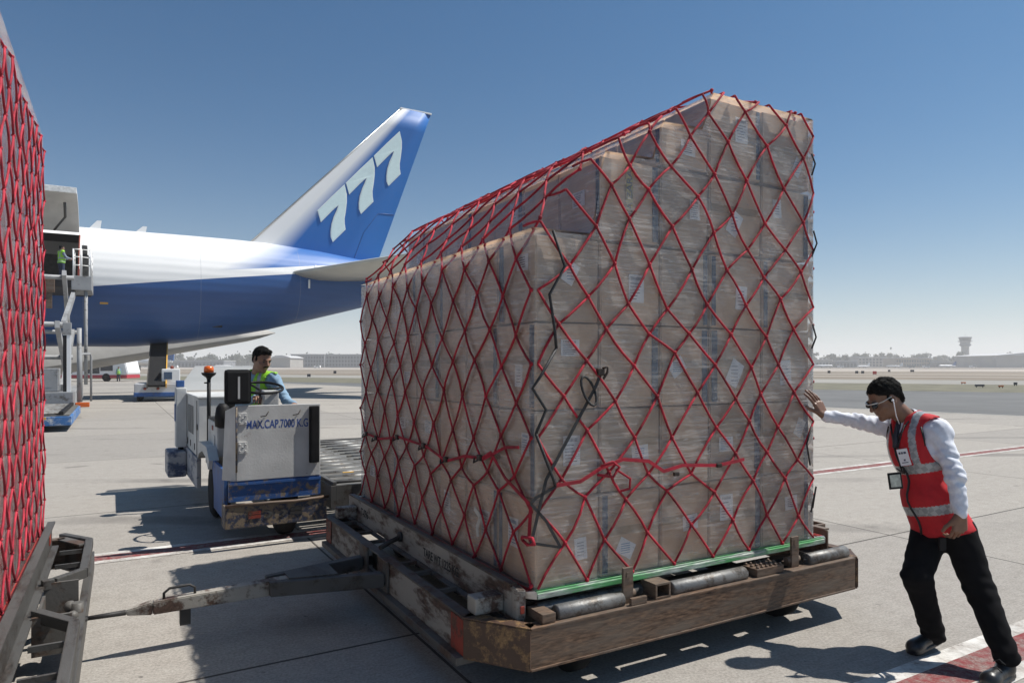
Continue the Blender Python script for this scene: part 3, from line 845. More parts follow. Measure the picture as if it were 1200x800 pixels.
    def taper(x0, x1, w0, w1, za0, zb0, za1, zb1, y=yd):
        k.hexa([(x0,y-w0/2,za0),(x0,y+w0/2,za0),(x1,y+w1/2,za1),(x1,y-w1/2,za1),(x0,y-w0/2,zb0),(x0,y+w0/2,zb0),(x1,y+w1/2,zb1),(x1,y-w1/2,zb1)], .006)
    taper(X0-.35, -1.72, .10, .07, .235, .335, .225, .30)
    taper(-1.722, -1.86, .07, .035, .225, .30, .24, .27)
    k.build('drawbar', MT['frame_white' if main else 'frame_grey'], r)
    k = MB(); k.prism([(X0-.03,yd-.27),(X0-.03,yd-.19),(X0-.72,yd-.045),(X0-.72,yd-.10)][::-1], .24, .33, bevel=.005)
    k.prism([(X0-.03,yd+.27),(X0-.03,yd+.19),(X0-.72,yd+.045),(X0-.72,yd+.10)], .24, .33, bevel=.005)
    k.prism([(X0-.30,yd-.14),(X0-.30,yd+.14),(X0-.60,yd+.08),(X0-.60,yd-.08)], .331, .339)
    k.build('drawbar_frame', MT['frame_grey'], r)
    k = MB(); k.tube([(X0-.03,yd-.24,.285),(X0+.05,yd-.24,.285)], .035, 12); k.tube([(X0-.03,yd+.24,.285),(X0+.05,yd+.24,.285)], .035, 12)
    k.build('hinge_pin', MT['frame_dark'], r)
    k = MB(); k.tube([(-1.86,yd,.255),(-2.06,yd,.255)], .016, 10, r2=.012)
    k.tube([(-2.09+.035*math.cos(t), yd+.035*math.sin(t), .255) for t in [i*math.pi/6 for i in range(13)]], .012, 8); k.build('tow_eye', MT['frame_dark'], r)
    k = MB(); h0 = Vector((-1.66,yd,.30)); k.tube([h0, h0+Vector((.0,0,.035)), h0+Vector((.03,0,.06)), h0+Vector((.14,0,.065)), h0+Vector((.17,0,.045)), h0+Vector((.17,0,.01))], .008, 8); k.build('drawbar_handle', MT['frame_dark'], r)
    k = MB(); k.box((-1.575,yd-.025,.13),(-1.515,yd+.025,.228),.004); k.build('rest_leg', MT['frame_dark'], r)
    # stencilled text on the guide rail
    if main:
        text_obj('stencil_text', 'TARE WT 1225 KG.', .078, frame_M((xr-.0155,1.24,.43), (0,-1,0), (0,0,1)), MT['stencil'], r, .0006, .0012, .86)
        text_obj('stencil_text', 'T-096', .09, frame_M((xr-.0155,2.62,.44), (0,-1,0), (0,0,1)), MT['stencil'], r, .0006, .0012, .86)
    return r
d_main = dolly(ORG, 'rusty steel roller dolly carrying the big netted load, with white flaking side rail', True)
LORG = ORG + E1*(-4.69)
d_left = dolly(LORG, 'grey steel dolly cropped by the left edge with trapezoid bumper loops', False)
pallet(LORG, 'pallet with red edge rail under the load at the left edge')
LOAD = LORG + E1*.105
cells = [(4, j, k) for j in range(7) for k in range(6)]
make_cartons(LOAD, cells)
load_film(LOAD, 'stretch_film', 'grey stretch film round the tall load cropped by the left edge', 'all')
make_net(LOAD, 'sunlit red net over the tall load at the left edge', MT['rope_pink'], ('right','front','back'), False, .0058, rows=.36, seed=4, ns_=21)
# ------------------------------------------------------------------ transporter with open cab and roller bed
MT['cab_white'] = worn('cab_white', (.64,.64,.62), (.16,.09,.06), .04, 9)
MT['cab_blue'] = worn('cab_blue', (.035,.11,.32), (.30,.23,.15), .36, 13, second=(.34,.27,.19))
MT['cab_blue2'] = worn('cab_blue_clean', (.035,.11,.32), (.12,.08,.05), .18, 9)
MT['bumper'] = worn('bumper_chips', (.22,.17,.115), (.035,.025,.02), .50, 26, second=(.05,.07,.13))
MT['side_worn'] = worn('scraped_side', (.42,.42,.43), (.06,.08,.14), .50, 7, stretch=(1,.3,1.4))
MT['orange'] = None
def orange():
    m, nt, b = newmat('beacon_orange'); b.inputs['Base Color'].default_value = (.85,.17,.02,1)
    b.inputs['Roughness'].default_value = .2; b.inputs['Transmission Weight'].default_value = .3; return m
MT['orange'] = orange()
def transporter():
    r = empty('pallet_transporter', (-2.66, 6.41, 0), rad(30.3), 'white and blue pallet transporter with open cab, orange beacon and roller bed', 'transporter')
    W, B = MT['cab_white'], MT['cab_blue']
    k = MB(); k.box((.085,0,.615),(.87,.03,1.325), .006); k.build('cab_panel', W, r)
    k = MB(); k.hexa([(.08,.0,.615),(.083,.03,.615),(-.0,.17,.615),(-.02,.16,.615),(.08,.0,1.325),(.083,.03,1.325),(.03,.17,1.27),(.01,.16,1.27)]); k.build('corner_panel', W, r)
    for z in (1.20, .93):
        k = MB(); k.box((.10,-.012,z-.055),(.18,-.001,z+.055), .003)
        for (a, c) in ((.115,-.03),(.165,.03),(.14,.005),(.115,.03),(.165,-.03)): k.ball((a,-.014,z+c), .007, 6, 4)
        h = k.build('hinge', W, r)
    k = MB(); k.tube([(.085,-.008,.7),(.085,-.008,1.31)], .009, 8); k.build('hinge_rod', MT['bumper'], r)
    text_obj('capacity_text', 'MAX.CAP.7000 K.G', .112, frame_M((.172,-.0006,1.105), (1,0,0), (0,0,1)), mat('sign_blue', (.03,.08,.30), .5, 0, .1), r, .0003, .0016, .62)
    k = MB(); k.box((.755,-.034,.745),(.855,-.001,1.305), .012); k.box((.775,-.040,.77),(.835,-.0345,1.28)); k.build('rubber_buffer', MT['rubber'], r)
    for (a, z0) in ((.30,1.235),(.60,1.24)):
        k = MB(); k.tube([(a,-.012,z0-.02),(a+.05,-.012,z0-.012),(a+.075,-.012,z0+.03)], .005, 6); k.build('latch_hook', MT['hook'], r)
    k = MB(); k.box((.02,.012,.42),(.875,.05,.612), .004); k.box((.02,-.004,.575),(.875,.0115,.60)); k.build('lower_skirt', B, r)
    k = MB(); k.box((-.03,-.13,.20),(.90,-.10,.405), .008); k.box((-.03,-.098,.20),(-.01,.10,.405)); k.build('front_bumper', MT['bumper'], r)
    k = MB(); k.tube([(-.03,-.12,.41),(.35,-.13,.412),(.6,-.13,.405),(.92,-.12,.42)], .016, 8); k.build('bumper_bar', MT['beam'], r)
    for (a, n_) in ((.17,'l'),(.55,'r')):
        k = MB(); k.box((a,-.136,.28),(a+.11,-.131,.312)); k.box((a,-.136,.318),(a+.11,-.131,.348)); k.build('tail_reflector', MT['red_paint'] if n_=='l' else MT['frame_dark'], r)
    k = MB()
    for a in (.31,.44): k.prism([(a,.35),(a+.035,.35),(a+.09,.31),(a+.035,.27),(a,.27),(a+.05,.31)], .131, .135, M=Matrix(((1,0,0,0),(0,0,-1,0),(0,1,0,0),(0,0,0,1))))
    k.build('chevron', MT['frame_grey'], r)
    # low left side, wheel arch, engine housing
    k = MB(); k.prism([(.16,.22),(.92,.22),(.92,.42),(1.02,.60),(1.16,.70),(.16,.70)][::-1], -.0, .03, M=Matrix(((0,0,1,0),(1,0,0,0),(0,1,0,0),(0,0,0,1)))); k.build('side_skirt', MT['cab_blue2'], r)
    k = MB(); k.prism([(.98,.70),(1.2,.82),(1.9,.82),(2.08,.74),(2.08,.6),(1.92,.68),(1.6,.74),(1.3,.71),(1.06,.6)][::-1], -.04, .06, M=Matrix(((0,0,1,0),(1,0,0,0),(0,1,0,0),(0,0,0,1)))); k.build('wheel_arch', W, r)
    k = MB(); k.box((.05,.05,.55),(.85,2.08,.60)); k.build('cab_floor', MT['frame_dark'], r)
    k = MB(); k.box((.82,.05,.602),(.86,2.08,.98)); k.build('cab_side', W, r)
    k = MB(); k.box((-.03,2.1,.605),(.80,3.62,1.305), .012); eb = k.build('engine_housing', W, r)
    k = MB(); k.box((-.045,2.085,1.306),(.82,3.64,1.335), .01); k.build('housing_lid', W, eb)
    for gx in (2.62,2.86,3.10):
        k = MB()
        for i in range(15): k.box((-.036,gx,.84+.024*i),(-.0315,gx+.16,.852+.024*i))
        k.build('vent_grille', MT['black'], eb)
    for gx in (2.45,2.95,3.3):
        k = MB(); k.box((-.036,gx,.66),(-.0315,gx+.05,.74)); k.build('slot', MT['black'], eb)
    k = MB(); k.box((-.038,2.2,.62),(-.0315,2.21,1.28)); k.box((-.045,2.13,.93),(-.0315,2.18,1.0),.004); k.build('door_edge', MT['frame_grey'], eb)
    k = MB(); k.box((-.05,2.06,.24),(.0,3.75,.60), .01); k.build('scraped_skirt', MT['side_worn'], r)
    k = MB(); k.box((-.28,3.25,.22),(-.052,3.82,.56), .03); k.build('rear_step', MT['side_worn'], r)
    k = MB(); k.box((-.17,3.42,.60),(-.035,3.64,1.40), .012); k.build('rear_tank', MT['cab_white'], r)
    k = MB(); k.box((-.178,3.44,.95),(-.172,3.60,1.18)); k.box((-.16,3.49,1.41),(-.06,3.60,1.50),.01); k.build('rear_lamp', MT['cab_blue2'], r)
    k = MB(); k.tube([(-.10,3.56,.5),(-.10,3.56,.75)], .035, 8); k.build('tank_pipe', MT['frame_dark'], r)
    k = MB(); k.box((.06,1.15,.71),(.62,1.98,1.08), .02); k.box((.05,1.3,.80),(.058,1.42,.93)); cb = k.build('console', W, r)
    k = MB(); k.box((.053,1.45,.98),(.0585,1.55,1.03)); k.build('red_badge', MT['red_paint'], cb)
    k = MB(); k.box((.06,1.12,1.083),(.60,1.9,1.11),.008); k.build('console_top', MT['frame_dark'], cb)
    k = MB(); k.tube([(.10,1.3,1.11),(.10,1.32,1.2),(.14,1.5,1.22),(.14,1.6,1.12)], .01, 6); k.build('grab_loop', W, cb)
    k = MB(); k.tube([(.07,1.95,.72),(.07,1.95,1.56)], .022, 10); k.tube([(.07,1.95,1.5),(.02,1.93,1.5)], .01, 6)
    k.lathe([(.02,1.53),(.03,1.56),(.075,1.595),(.082,1.61),(.082,1.62)], (.07,1.95,0), 18); bp = k.build('beacon_post', MT['black'], r)
    k = MB(); k.lathe([(.055,1.621),(.056,1.66),(.05,1.69),(.02,1.70)], (.07,1.95,0), 20); k.build('orange_beacon', MT['orange'], bp)
    # folded wind panel behind
    k = MB(); k.hexa([(-.14,3.655,1.36),(.95,3.655,1.36),(.95,3.675,1.36),(-.14,3.675,1.36),(.10,3.76,1.70),(.95,3.76,1.70),(.95,3.78,1.70),(.10,3.78,1.70)]); k.build('wind_panel', MT['wind'], r)
    # pad on a stalk
    k = MB(); k.box((-.02,-.02,1.34),(.215,.02,1.665), .03); pd = k.build('back_pad', MT['black'], r)
    k = MB(); k.box((.095,-.0235,1.39),(.115,-.0205,1.60), .003); k.build('pad_slot', MT['cab_white'], pd)
    k = MB(); k.lathe([(.03,0),(.07,.02),(.075,.10),(.06,.20),(.03,.24)], (.0,.25,1.10), 16); k.build('round_mirror', MT['black'], r)
    # seat, steering
    k = MB(); k.box((.18,1.05,.88),(.70,1.50,.98), .03); st = k.build('seat', MT['rubber'], r)
    k = MB(); k.box((.2,1.52,.96),(.68,1.60,1.40), .03); k.box((.3,1.15,.605),(.55,1.4,.879)); k.build('backrest', MT['rubber'], st)
    k = MB(); k.box((.40,.38,1.30),(.55,.52,1.45), .012); k.box((.42,.40,.605),(.53,.50,1.298)); k.build('steering_column', W, r)
    k = MB(); c = Vector((.41,.55,1.475)); tl = .25
    pts = [c + Vector((.21*math.cos(t), .21*math.sin(t)*math.cos(tl), .21*math.sin(t)*math.sin(tl))) for t in [i*math.pi/14 for i in range(29)]]
    k.tube(pts, .014, 8)
    for t in (0, 2.1, 4.2): k.tube([c+Vector((0,0,-.03)), c + Vector((.21*math.cos(t), .21*math.sin(t)*math.cos(tl), .21*math.sin(t)*math.sin(tl)))], .011, 6)
    k.tube([c+Vector((0,-.04,-.16)), c+Vector((0,0,-.02))], .03, 10); k.build('steering_wheel', MT['black'], r)
    # roller bed
    x0, x1, y0, y1, z = .93, 3.35, -.18, 4.1, .53
    k = MB(); k.box((x0,y0,.30),(x0+.05,y1,z-.006)); k.box((x1-.05,y0,.30),(x1,y1,z-.006)); k.box((x0+.052,y0,.30),(x1-.052,y0+.05,z-.006)); k.box((x0+.052,y1-.05,.30),(x1-.052,y1,z-.006)); bd = k.build('bed_frame', MT['frame_grey'], r)
    k = MB()
    for i in range(14):
        y = y0+.06 + i*.303
        k.box((x0+.06,y,z-.05),(x1-.06,y+.17,z-.01), .004)
    k.build('bed_plate', MT['alu_dull'], r)
    for i in range(14):
        y = y0+.06+.237 + i*.303
        if y < y1-.06:
            for (a, b_) in ((x0+.08,x0+.78),(x0+.86,x0+1.56),(x0+1.64,x0+2.3)): 
                k = MB(); k.tube([(a,y,z-.03),(b_,y,z-.03)], .035, 10); k.build('bed_roller', MT['roller'], r)
    k = MB(); k.box((x0+.02,y0+.02,.531),(x0+.06,y1,.56),.004); k.build('bed_guide', MT['frame_grey'], r)
    k = MB(); k.box((x0+.35,.6,z-.009),(x0+.47,.64,z-.004)); k.box((x0+.1,1.6,z-.009),(x0+.22,1.64,z-.004)); k.build('yellow_mark', MT['yellow'], r)
    k = MB(); k.tube([(x0+.02,y0+.1,z+.01),(x0+.3,y0-.02,z+.03),(x0+.5,y0+.05,z+.02)], .014, 6); k.build('hose', MT['frame_grey'], r)
    for (x, y) in ((.04,1.52),(2.9,1.68),(.9,3.6),(2.9,3.6),(.5,.35)):
        k = MB(); M = Matrix.Translation(Vector((x, y, .30))) @ Matrix.Rotation(rad(90), 4, 'Y')
        k.lathe([(.12,0),(.25,0),(.295,.03),(.30,.06),(.30,.12),(.295,.15),(.25,.18),(.12,.18)], n=26, M=M); w_ = k.build('wheel', MT['rubber'], r)
        k = MB(); k.lathe([(.03,.03),(.115,.03),(.115,.15),(.03,.15)], n=16, M=M); k.build('rim', MT['frame_grey'], w_)
    return r
MT['alu_dull'] = worn('bed_plate', (.17,.165,.15), (.10,.09,.075), .4, 10, .65, .1, stretch=(.3,1,1))
MT['yellow'] = mat('yellow_paint', (.60,.33,.05), .6, 0, .2, 20)
def wind_m():
    m, nt, b = newmat('hazy_perspex'); b.inputs['Base Color'].default_value = (.62,.63,.62,1); b.inputs['Roughness'].default_value = .35; b.inputs['Alpha'].default_value = .6; return m
MT['wind'] = wind_m()
transporter()

# ------------------------------------------------------------------ aircraft
AA = rad(29.6); A0 = Vector((-22.3, 36, 0))
AE1 = Vector((math.cos(AA), math.sin(AA), 0)); AE2 = Vector((-math.sin(AA), math.cos(AA), 0))
def aloc(px, py, yo):
    """photo pixel on the vertical plane y'=yo of the aircraft -> (s, z)"""
    q = (px-600)/CF; bx, by = A0.x + AE2.x*yo, A0.y + AE2.y*yo
    s = (q*by - bx)/(AE1.x - q*AE1.y); d = by + AE1.y*s
    return s, 1.7-(py-CH)/CF*d
def fus_mat():
    m, nt, b = newmat('livery'); tc = nt.nodes.new('ShaderNodeTexCoord'); sp = nt.nodes.new('ShaderNodeSeparateXYZ')
    nt.links.new(tc.outputs['Object'], sp.inputs[0]); s, z = sp.outputs[0], sp.outputs[2]
    zc = math_(nt, 'ADD', math_(nt, 'MULTIPLY', s, .137), 5.52)
    below = math_(nt, 'LESS_THAN', z, zc)
    above = math_(nt, 'GREATER_THAN', z, math_(nt, 'ADD', zc, .42))
    sb = math_(nt, 'SUBTRACT', s, math_(nt, 'ADD', math_(nt, 'MULTIPLY', math_(nt, 'SUBTRACT', z, 6.4), 1.44), 6.6))
    g_ = math_(nt, 'MULTIPLY_ADD', sb, .45, .5)
    g_ = math_(nt, 'MULTIPLY', math_(nt, 'MINIMUM', math_(nt, 'MAXIMUM', g_, 0.0), 1.0), above)
    white = (.80,.80,.79)
    c = mixc(nt, g_, white, (.03,.14,.42))
    # lower blue wanders between two tones, noise stretched along the hull
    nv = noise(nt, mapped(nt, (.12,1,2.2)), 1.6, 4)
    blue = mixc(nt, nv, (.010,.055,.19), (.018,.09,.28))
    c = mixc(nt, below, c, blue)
    fr = math_(nt, 'FRACT', math_(nt, 'MULTIPLY', s, .19)); seam = math_(nt, 'GREATER_THAN', fr, .994)
    c = mixc(nt, math_(nt, 'MULTIPLY', seam, .3), c, (.25,.27,.3))
    nt.links.new(c, b.inputs['Base Color']); b.inputs['Roughness'].default_value = .48
    b.inputs['Coat Weight'].default_value = .08; b.inputs['Coat Roughness'].default_value = .12
    # faint skin quilting between stringers
    wv = nt.nodes.new('ShaderNodeTexWave'); wv.bands_direction = 'Z'; wv.inputs['Scale'].default_value = .75
    wv.inputs['Distortion'].default_value = .6; wv.inputs['Detail'].default_value = 1
    nt.links.new(tc.outputs['Object'], wv.inputs[0]); bump(nt, b, wv.outputs[1], .12, .06)
    return m
def fin_mat():
    m, nt, b = newmat('fin_paint'); tc = nt.nodes.new('ShaderNodeTexCoord'); sp = nt.nodes.new('ShaderNodeSeparateXYZ')
    nt.links.new(tc.outputs['Object'], sp.inputs[0]); s, z = sp.outputs[0], sp.outputs[2]
    d = math_(nt, 'SUBTRACT', math_(nt, 'MULTIPLY', math_(nt, 'SUBTRACT', s, 8.0), .709), math_(nt, 'MULTIPLY', math_(nt, 'SUBTRACT', z, 8.92), .706))
    le = math_(nt, 'MULTIPLY_ADD', math_(nt, 'SUBTRACT', z, 8.6), 9.47/9.73, 7.9); te = math_(nt, 'MULTIPLY_ADD', math_(nt, 'SUBTRACT', z, 7.9), 3.79/10.4, 15.66)
    fr = math_(nt, 'DIVIDE', math_(nt, 'SUBTRACT', s, le), math_(nt, 'SUBTRACT', te, le))
    f = math_(nt, 'MULTIPLY_ADD', fr, 6.0, -.85)
    f = math_(nt, 'MINIMUM', math_(nt, 'MAXIMUM', f, 0.), 1.)
    c = mixc(nt, f, (.80,.80,.79), (.018,.13,.41))
    nt.links.new(c, b.inputs['Base Color']); b.inputs['Roughness'].default_value = .5; b.inputs['Specular IOR Level'].default_value = .3; return m
def airliner():
    r = empty('cargo_aircraft', A0, AA, 'white and blue cargo jet with 777 on its tail and open side door', 'aircraft')
    tab = [(-34,8.87,2.67,3.1),(-6,8.87,2.67,3.1),(2,8.9,2.72,3.1),(4.4,8.92,2.95,3.0),(7,8.92,3.38,2.75),(9,8.88,3.8,2.5),(12,8.65,4.6,2.0),(14.9,8.3,5.39,1.45),(17.5,8.0,6.15,.95),(20,7.75,6.85,.45),(21.2,7.6,7.1,.15)]
    def sec(s):
        for a, b_ in zip(tab, tab[1:]):
            if s <= b_[0]:
                t = (s-a[0])/(b_[0]-a[0]); return [a[i]+(b_[i]-a[i])*t for i in (1,2,3)]
        return tab[-1][1:]
    ss = [-34,-20,-10,-6,-4.2,-3.2,-2.2,-1.2,-.18] + [x*.6 for x in range(1,35)] + [21.2]
    N = 64; DS0, DS1 = -4.2, -.18
    k = MB(); rings = []
    for s in ss:
        t, b_, h = sec(s)
        rings.append([k.v((s, -h*math.cos(i*2*math.pi/N), (t+b_)/2 + (t-b_)/2*math.sin(i*2*math.pi/N))) for i in range(N)])
    for a in range(len(ss)-1):
        for i in range(N):
            if DS0-.01 <= ss[a] < DS1-.01 and 0 <= i < 9: continue
            k.face([rings[a][i], rings[a][(i+1)%N], rings[a+1][(i+1)%N], rings[a+1][i]], True)
    k.face(rings[-1]); k.face(list(reversed(rings[0])))
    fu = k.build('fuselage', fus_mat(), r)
    # hold seen through the door
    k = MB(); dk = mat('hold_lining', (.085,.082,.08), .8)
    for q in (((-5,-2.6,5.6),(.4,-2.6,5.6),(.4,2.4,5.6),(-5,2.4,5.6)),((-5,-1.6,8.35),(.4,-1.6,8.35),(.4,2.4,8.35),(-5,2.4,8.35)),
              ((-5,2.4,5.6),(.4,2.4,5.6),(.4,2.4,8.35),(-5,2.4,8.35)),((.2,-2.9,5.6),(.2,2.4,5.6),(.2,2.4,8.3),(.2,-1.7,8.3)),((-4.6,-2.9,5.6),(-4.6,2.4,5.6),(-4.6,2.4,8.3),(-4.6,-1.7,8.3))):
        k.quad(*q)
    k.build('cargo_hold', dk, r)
    k = MB()
    prev = None
    for i in range(10):
        a = i*2*math.pi/N; p = Vector((DS1, -3.1*math.cos(a), 5.77+3.1*math.sin(a)))
        if prev: k.bar(prev, p, .05, .09)
        prev = p
    k.build('door_frame', MT['red_paint'], r)
    # raised door: curved panel hinged at the top
    k = MB(); pts = []
    for i in range(7):
        t = i/6; pts.append((-2.05-2.35*t, 8.30+1.45*t+.35*math.sin(math.pi*t)))
    for (y, z), (y2, z2) in zip(pts, pts[1:]):
        k.hexa([(-4.15,y,z),(-.2,y,z),(-.2,y2,z2),(-4.15,y2,z2),(-4.15,y+.05,z+.16),(-.2,y+.05,z+.16),(-.2,y2+.05,z2+.16),(-4.15,y2+.05,z2+.16)])
    dr = k.build('cargo_door', mat('door_skin', (.55,.54,.52), .5, 0, .1, 2), r)
    k = MB(); k.box((-4.15,-4.50,9.70),(-.2,-4.41,9.98),.02); k.build('door_lip', mat('lip_white', (.78,.78,.76), .4), dr)
    k = MB()
    for x in (-1.2, -3.4):
        k.tube([(x,-2.6,8.25),(x+.5,-3.5,8.75)], .05, 8); k.tube([(x+.5,-3.5,8.75),(x+.5,-3.9,9.35)], .06, 8)
    k.build('door_actuator', MT['frame_grey'], dr)
    # fin
    le0, te0 = (7.9, 8.6), (15.66, 7.9); le1, te1 = (17.37, 18.33), (19.45, 18.3)
    k = MB(); prof = [(0,0),(.03,.35),(.1,.7),(.25,1),(.45,.95),(.7,.6),(1,.03)]
    rg = []
    for j in range(9):
        t = j/8; a = le0[0]+(le1[0]-le0[0])*t; az = le0[1]+(le1[1]-le0[1])*t; b_ = te0[0]+(te1[0]-te0[0])*t; bz = te0[1]+(te1[1]-te0[1])*t
        th = .38*(1-t)+.13*t
        up = [(a+(b_-a)*c, -th*h, az+(bz-az)*c) for c, h in prof]; dn = [(a+(b_-a)*c, th*h, az+(bz-az)*c) for c, h in prof[1:]]
        rg.append([k.v(p) for p in up + dn[::-1]])
    n = len(rg[0])
    for a in range(8):
        for i in range(n): k.face([rg[a][i], rg[a][(i+1)%n], rg[a+1][(i+1)%n], rg[a+1][i]], True)
    k.face(rg[-1]); fin = k.build('tail_fin', fin_mat(), r)
    k = MB(); k.tube([(le0[0]-.02,0,le0[1]+.02),(le1[0]-.02,0,le1[1]+.02)], .05, 6); k.build('leading_edge', MT['alu'], fin)
    k = MB(); k.box((17.3,-.06,18.31),(19.5,.06,18.42),.03); k.build('fin_tip', fus_white, fin)
    # rudder hinge line
    def fin_y(s, z):
        t = min(1, max(0, (z-8.4)/9.9)); L_ = le0[0]+(le1[0]-le0[0])*t; T_ = te0[0]+(te1[0]-te0[0])*t
        c = min(1, max(0, (s-L_)/(T_-L_))); th = .38*(1-t)+.13*t
        for (c0, h0), (c1, h1) in zip(prof, prof[1:]):
            if c <= c1: return -th*(h0+(h1-h0)*(c-c0)/(c1-c0))
        return 0
    def on_fin(px, py, off):
        y = -.3
        for _ in range(4):
            s, z = aloc(px, py, y); y = fin_y(s, z)-off
        return Vector((s, y, z))
    k = MB(); pts = [on_fin(250+x/2.6667, 100+y/2.6667, .01) for x, y in ((440,540),(470,460),(515,400),(565,404))]; k.tube(pts, .02, 5); k.build('rudder_gap', mat('rudder_line', (.03,.10,.30), .5), fin)
    # digits
    base = [(68,570),(150,490),(235,410),(243,470),(243,515),(237,570),(229,620),(230,655),(236,685),(158,762),(151,735),(150,700),(156,655),(170,610),(188,570),(198,535),(175,548),(150,570),(85,638)]
    for (dx, dy, kx, yo) in ((0,0,1.0,-.36),(176,-172,.98,-.30),(348,-341,.95,-.245)):
        for (nm, grow, o_, mm) in (('digit_edge', 1.06, 0, m_dig_edge), ('digit', .99, -.006, m_dig)):
            cx, cy = 160, 590; k = MB(); off = .05 if grow < 1.03 else .03; A_, B_ = [], []
            gx = 5 if grow > 1.03 else 0
            for ii, (x, y) in enumerate(base):
                (xa, ya), (xb, yb) = base[ii-1], base[(ii+1) % len(base)]
                tx, ty = xb-xa, yb-ya; ln = math.hypot(tx, ty)
                X = cx+(x+ty/ln*gx-cx)*kx + dx; Y = cy+(y-tx/ln*gx-cy)*kx + dy
                q_ = (360+X/5.333, 140+Y/5.333); A_.append(k.v(on_fin(*q_, off))); B_.append(k.v(on_fin(*q_, off-.02)))
            
            from mathutils.geometry import tessellate_polygon
            for t3 in tessellate_polygon([[Vector((x, -y, 0)) for x, y in base]]):
                k.face([A_[i] for i in t3]); k.face([B_[i] for i in t3][::-1])
            for i in range(len(A_)): k.face([A_[i], A_[(i+1) % len(A_)], B_[(i+1) % len(A_)], B_[i]])
            k.build(nm, mm, fin)
    # stabilisers
    def surf(name, rle, rte, tle, tte, th0, th1, m, par):
        k = MB(); rg = []
        for j in range(7):
            t = j/6; a = Vector(rle).lerp(Vector(tle), t); b_ = Vector(rte).lerp(Vector(tte), t); th = th0*(1-t)+th1*t
            up = [a.lerp(b_, c)+Vector((0,0,th*h)) for c, h in prof]; dn = [a.lerp(b_, c)-Vector((0,0,th*h*1.3)) for c, h in prof[1:]]
            rg.append([k.v(p) for p in up+dn[::-1]])
        for a in range(6):
            for i in range(n): k.face([rg[a][i], rg[a][(i+1)%n], rg[a+1][(i+1)%n], rg[a+1][i]], True)
        k.face(rg[-1]); k.face(list(reversed(rg[0]))); return k.build(name, m, par)
    sg = mat('stabiliser_grey', (.50,.50,.46), .4, 0, .06, 1)
    surf('stabiliser', (9.7,-1.9,6.95),(16.2,-1.2,7.1),(18.6,-10.5,8.3),(20.6,-10.5,8.3), .30, .12, sg, r)
    surf('stabiliser', (10.6,1.6,7.0),(16.2,1.2,7.1),(18.6,10.5,8.3),(20.6,10.5,8.3), .30, .12, sg, r)
    # far wing, seen under the belly
    wg = mat('wing_grey', (.34,.335,.32), .45, 0, .10, 1)
    surf('wing', (-10,5,1.5),(-4,5,1.3),(7.6,8.2,4.0),(11.2,8.8,4.05), 1.15, .5, wg, r)
    # aerials, small marks
    for (px, h) in ((103,.45),(157,.35)):
        s, z = aloc(px, 268, 0)
        k = MB(); k.prism([(s,8.85),(s+.55,8.85),(s+.62,8.9+h),(s+.42,8.9+h)], -.03, .03, Matrix(((1,0,0,0),(0,0,1,0),(0,1,0,0),(0,0,0,1)))); k.build('aerial', fus_white, r)
    def plate(px, py, w_, h, m, nm):
        s, z = aloc(px, py, -3.0); t, b_, hh = sec(s); c = (t+b_)/2; R = (t-b_)/2
        sn = max(-1, min(1, (z-c)/R)); y = -hh*math.sqrt(1-sn*sn)
        k = MB(); k.box((s,y-.03,z),(s+w_,y+.05,z+h)); k.build(nm, m, r)
    plate(117,356,.35,.18, MT['yellow'], 'service_mark'); plate(252,382,.5,.3, MT['black'], 'drain_port')
    # elevator fairing
    k = MB(); s, z = aloc(368,318,-2.2); k.tube([(s,-2.2,z-.1),(s+.1,-2.2,z+.35)], .06, 6); k.tube([(s-.3,-2.3,z-1.0),(s-.3,-2.3,z-.5)], .06, 6); k.build('elevator_fitting', fus_white, r)
    # nose landing etc. out of frame; main gear
    return r
fus_white = mat('aircraft_white', (.80,.80,.79), .35, 0, .03)
m_dig = mat('digit_teal', (.66,.80,.80), .4, 0, .04); m_dig_edge = mat('digit_white', (.80,.84,.82), .4, 0, .03)
airliner()

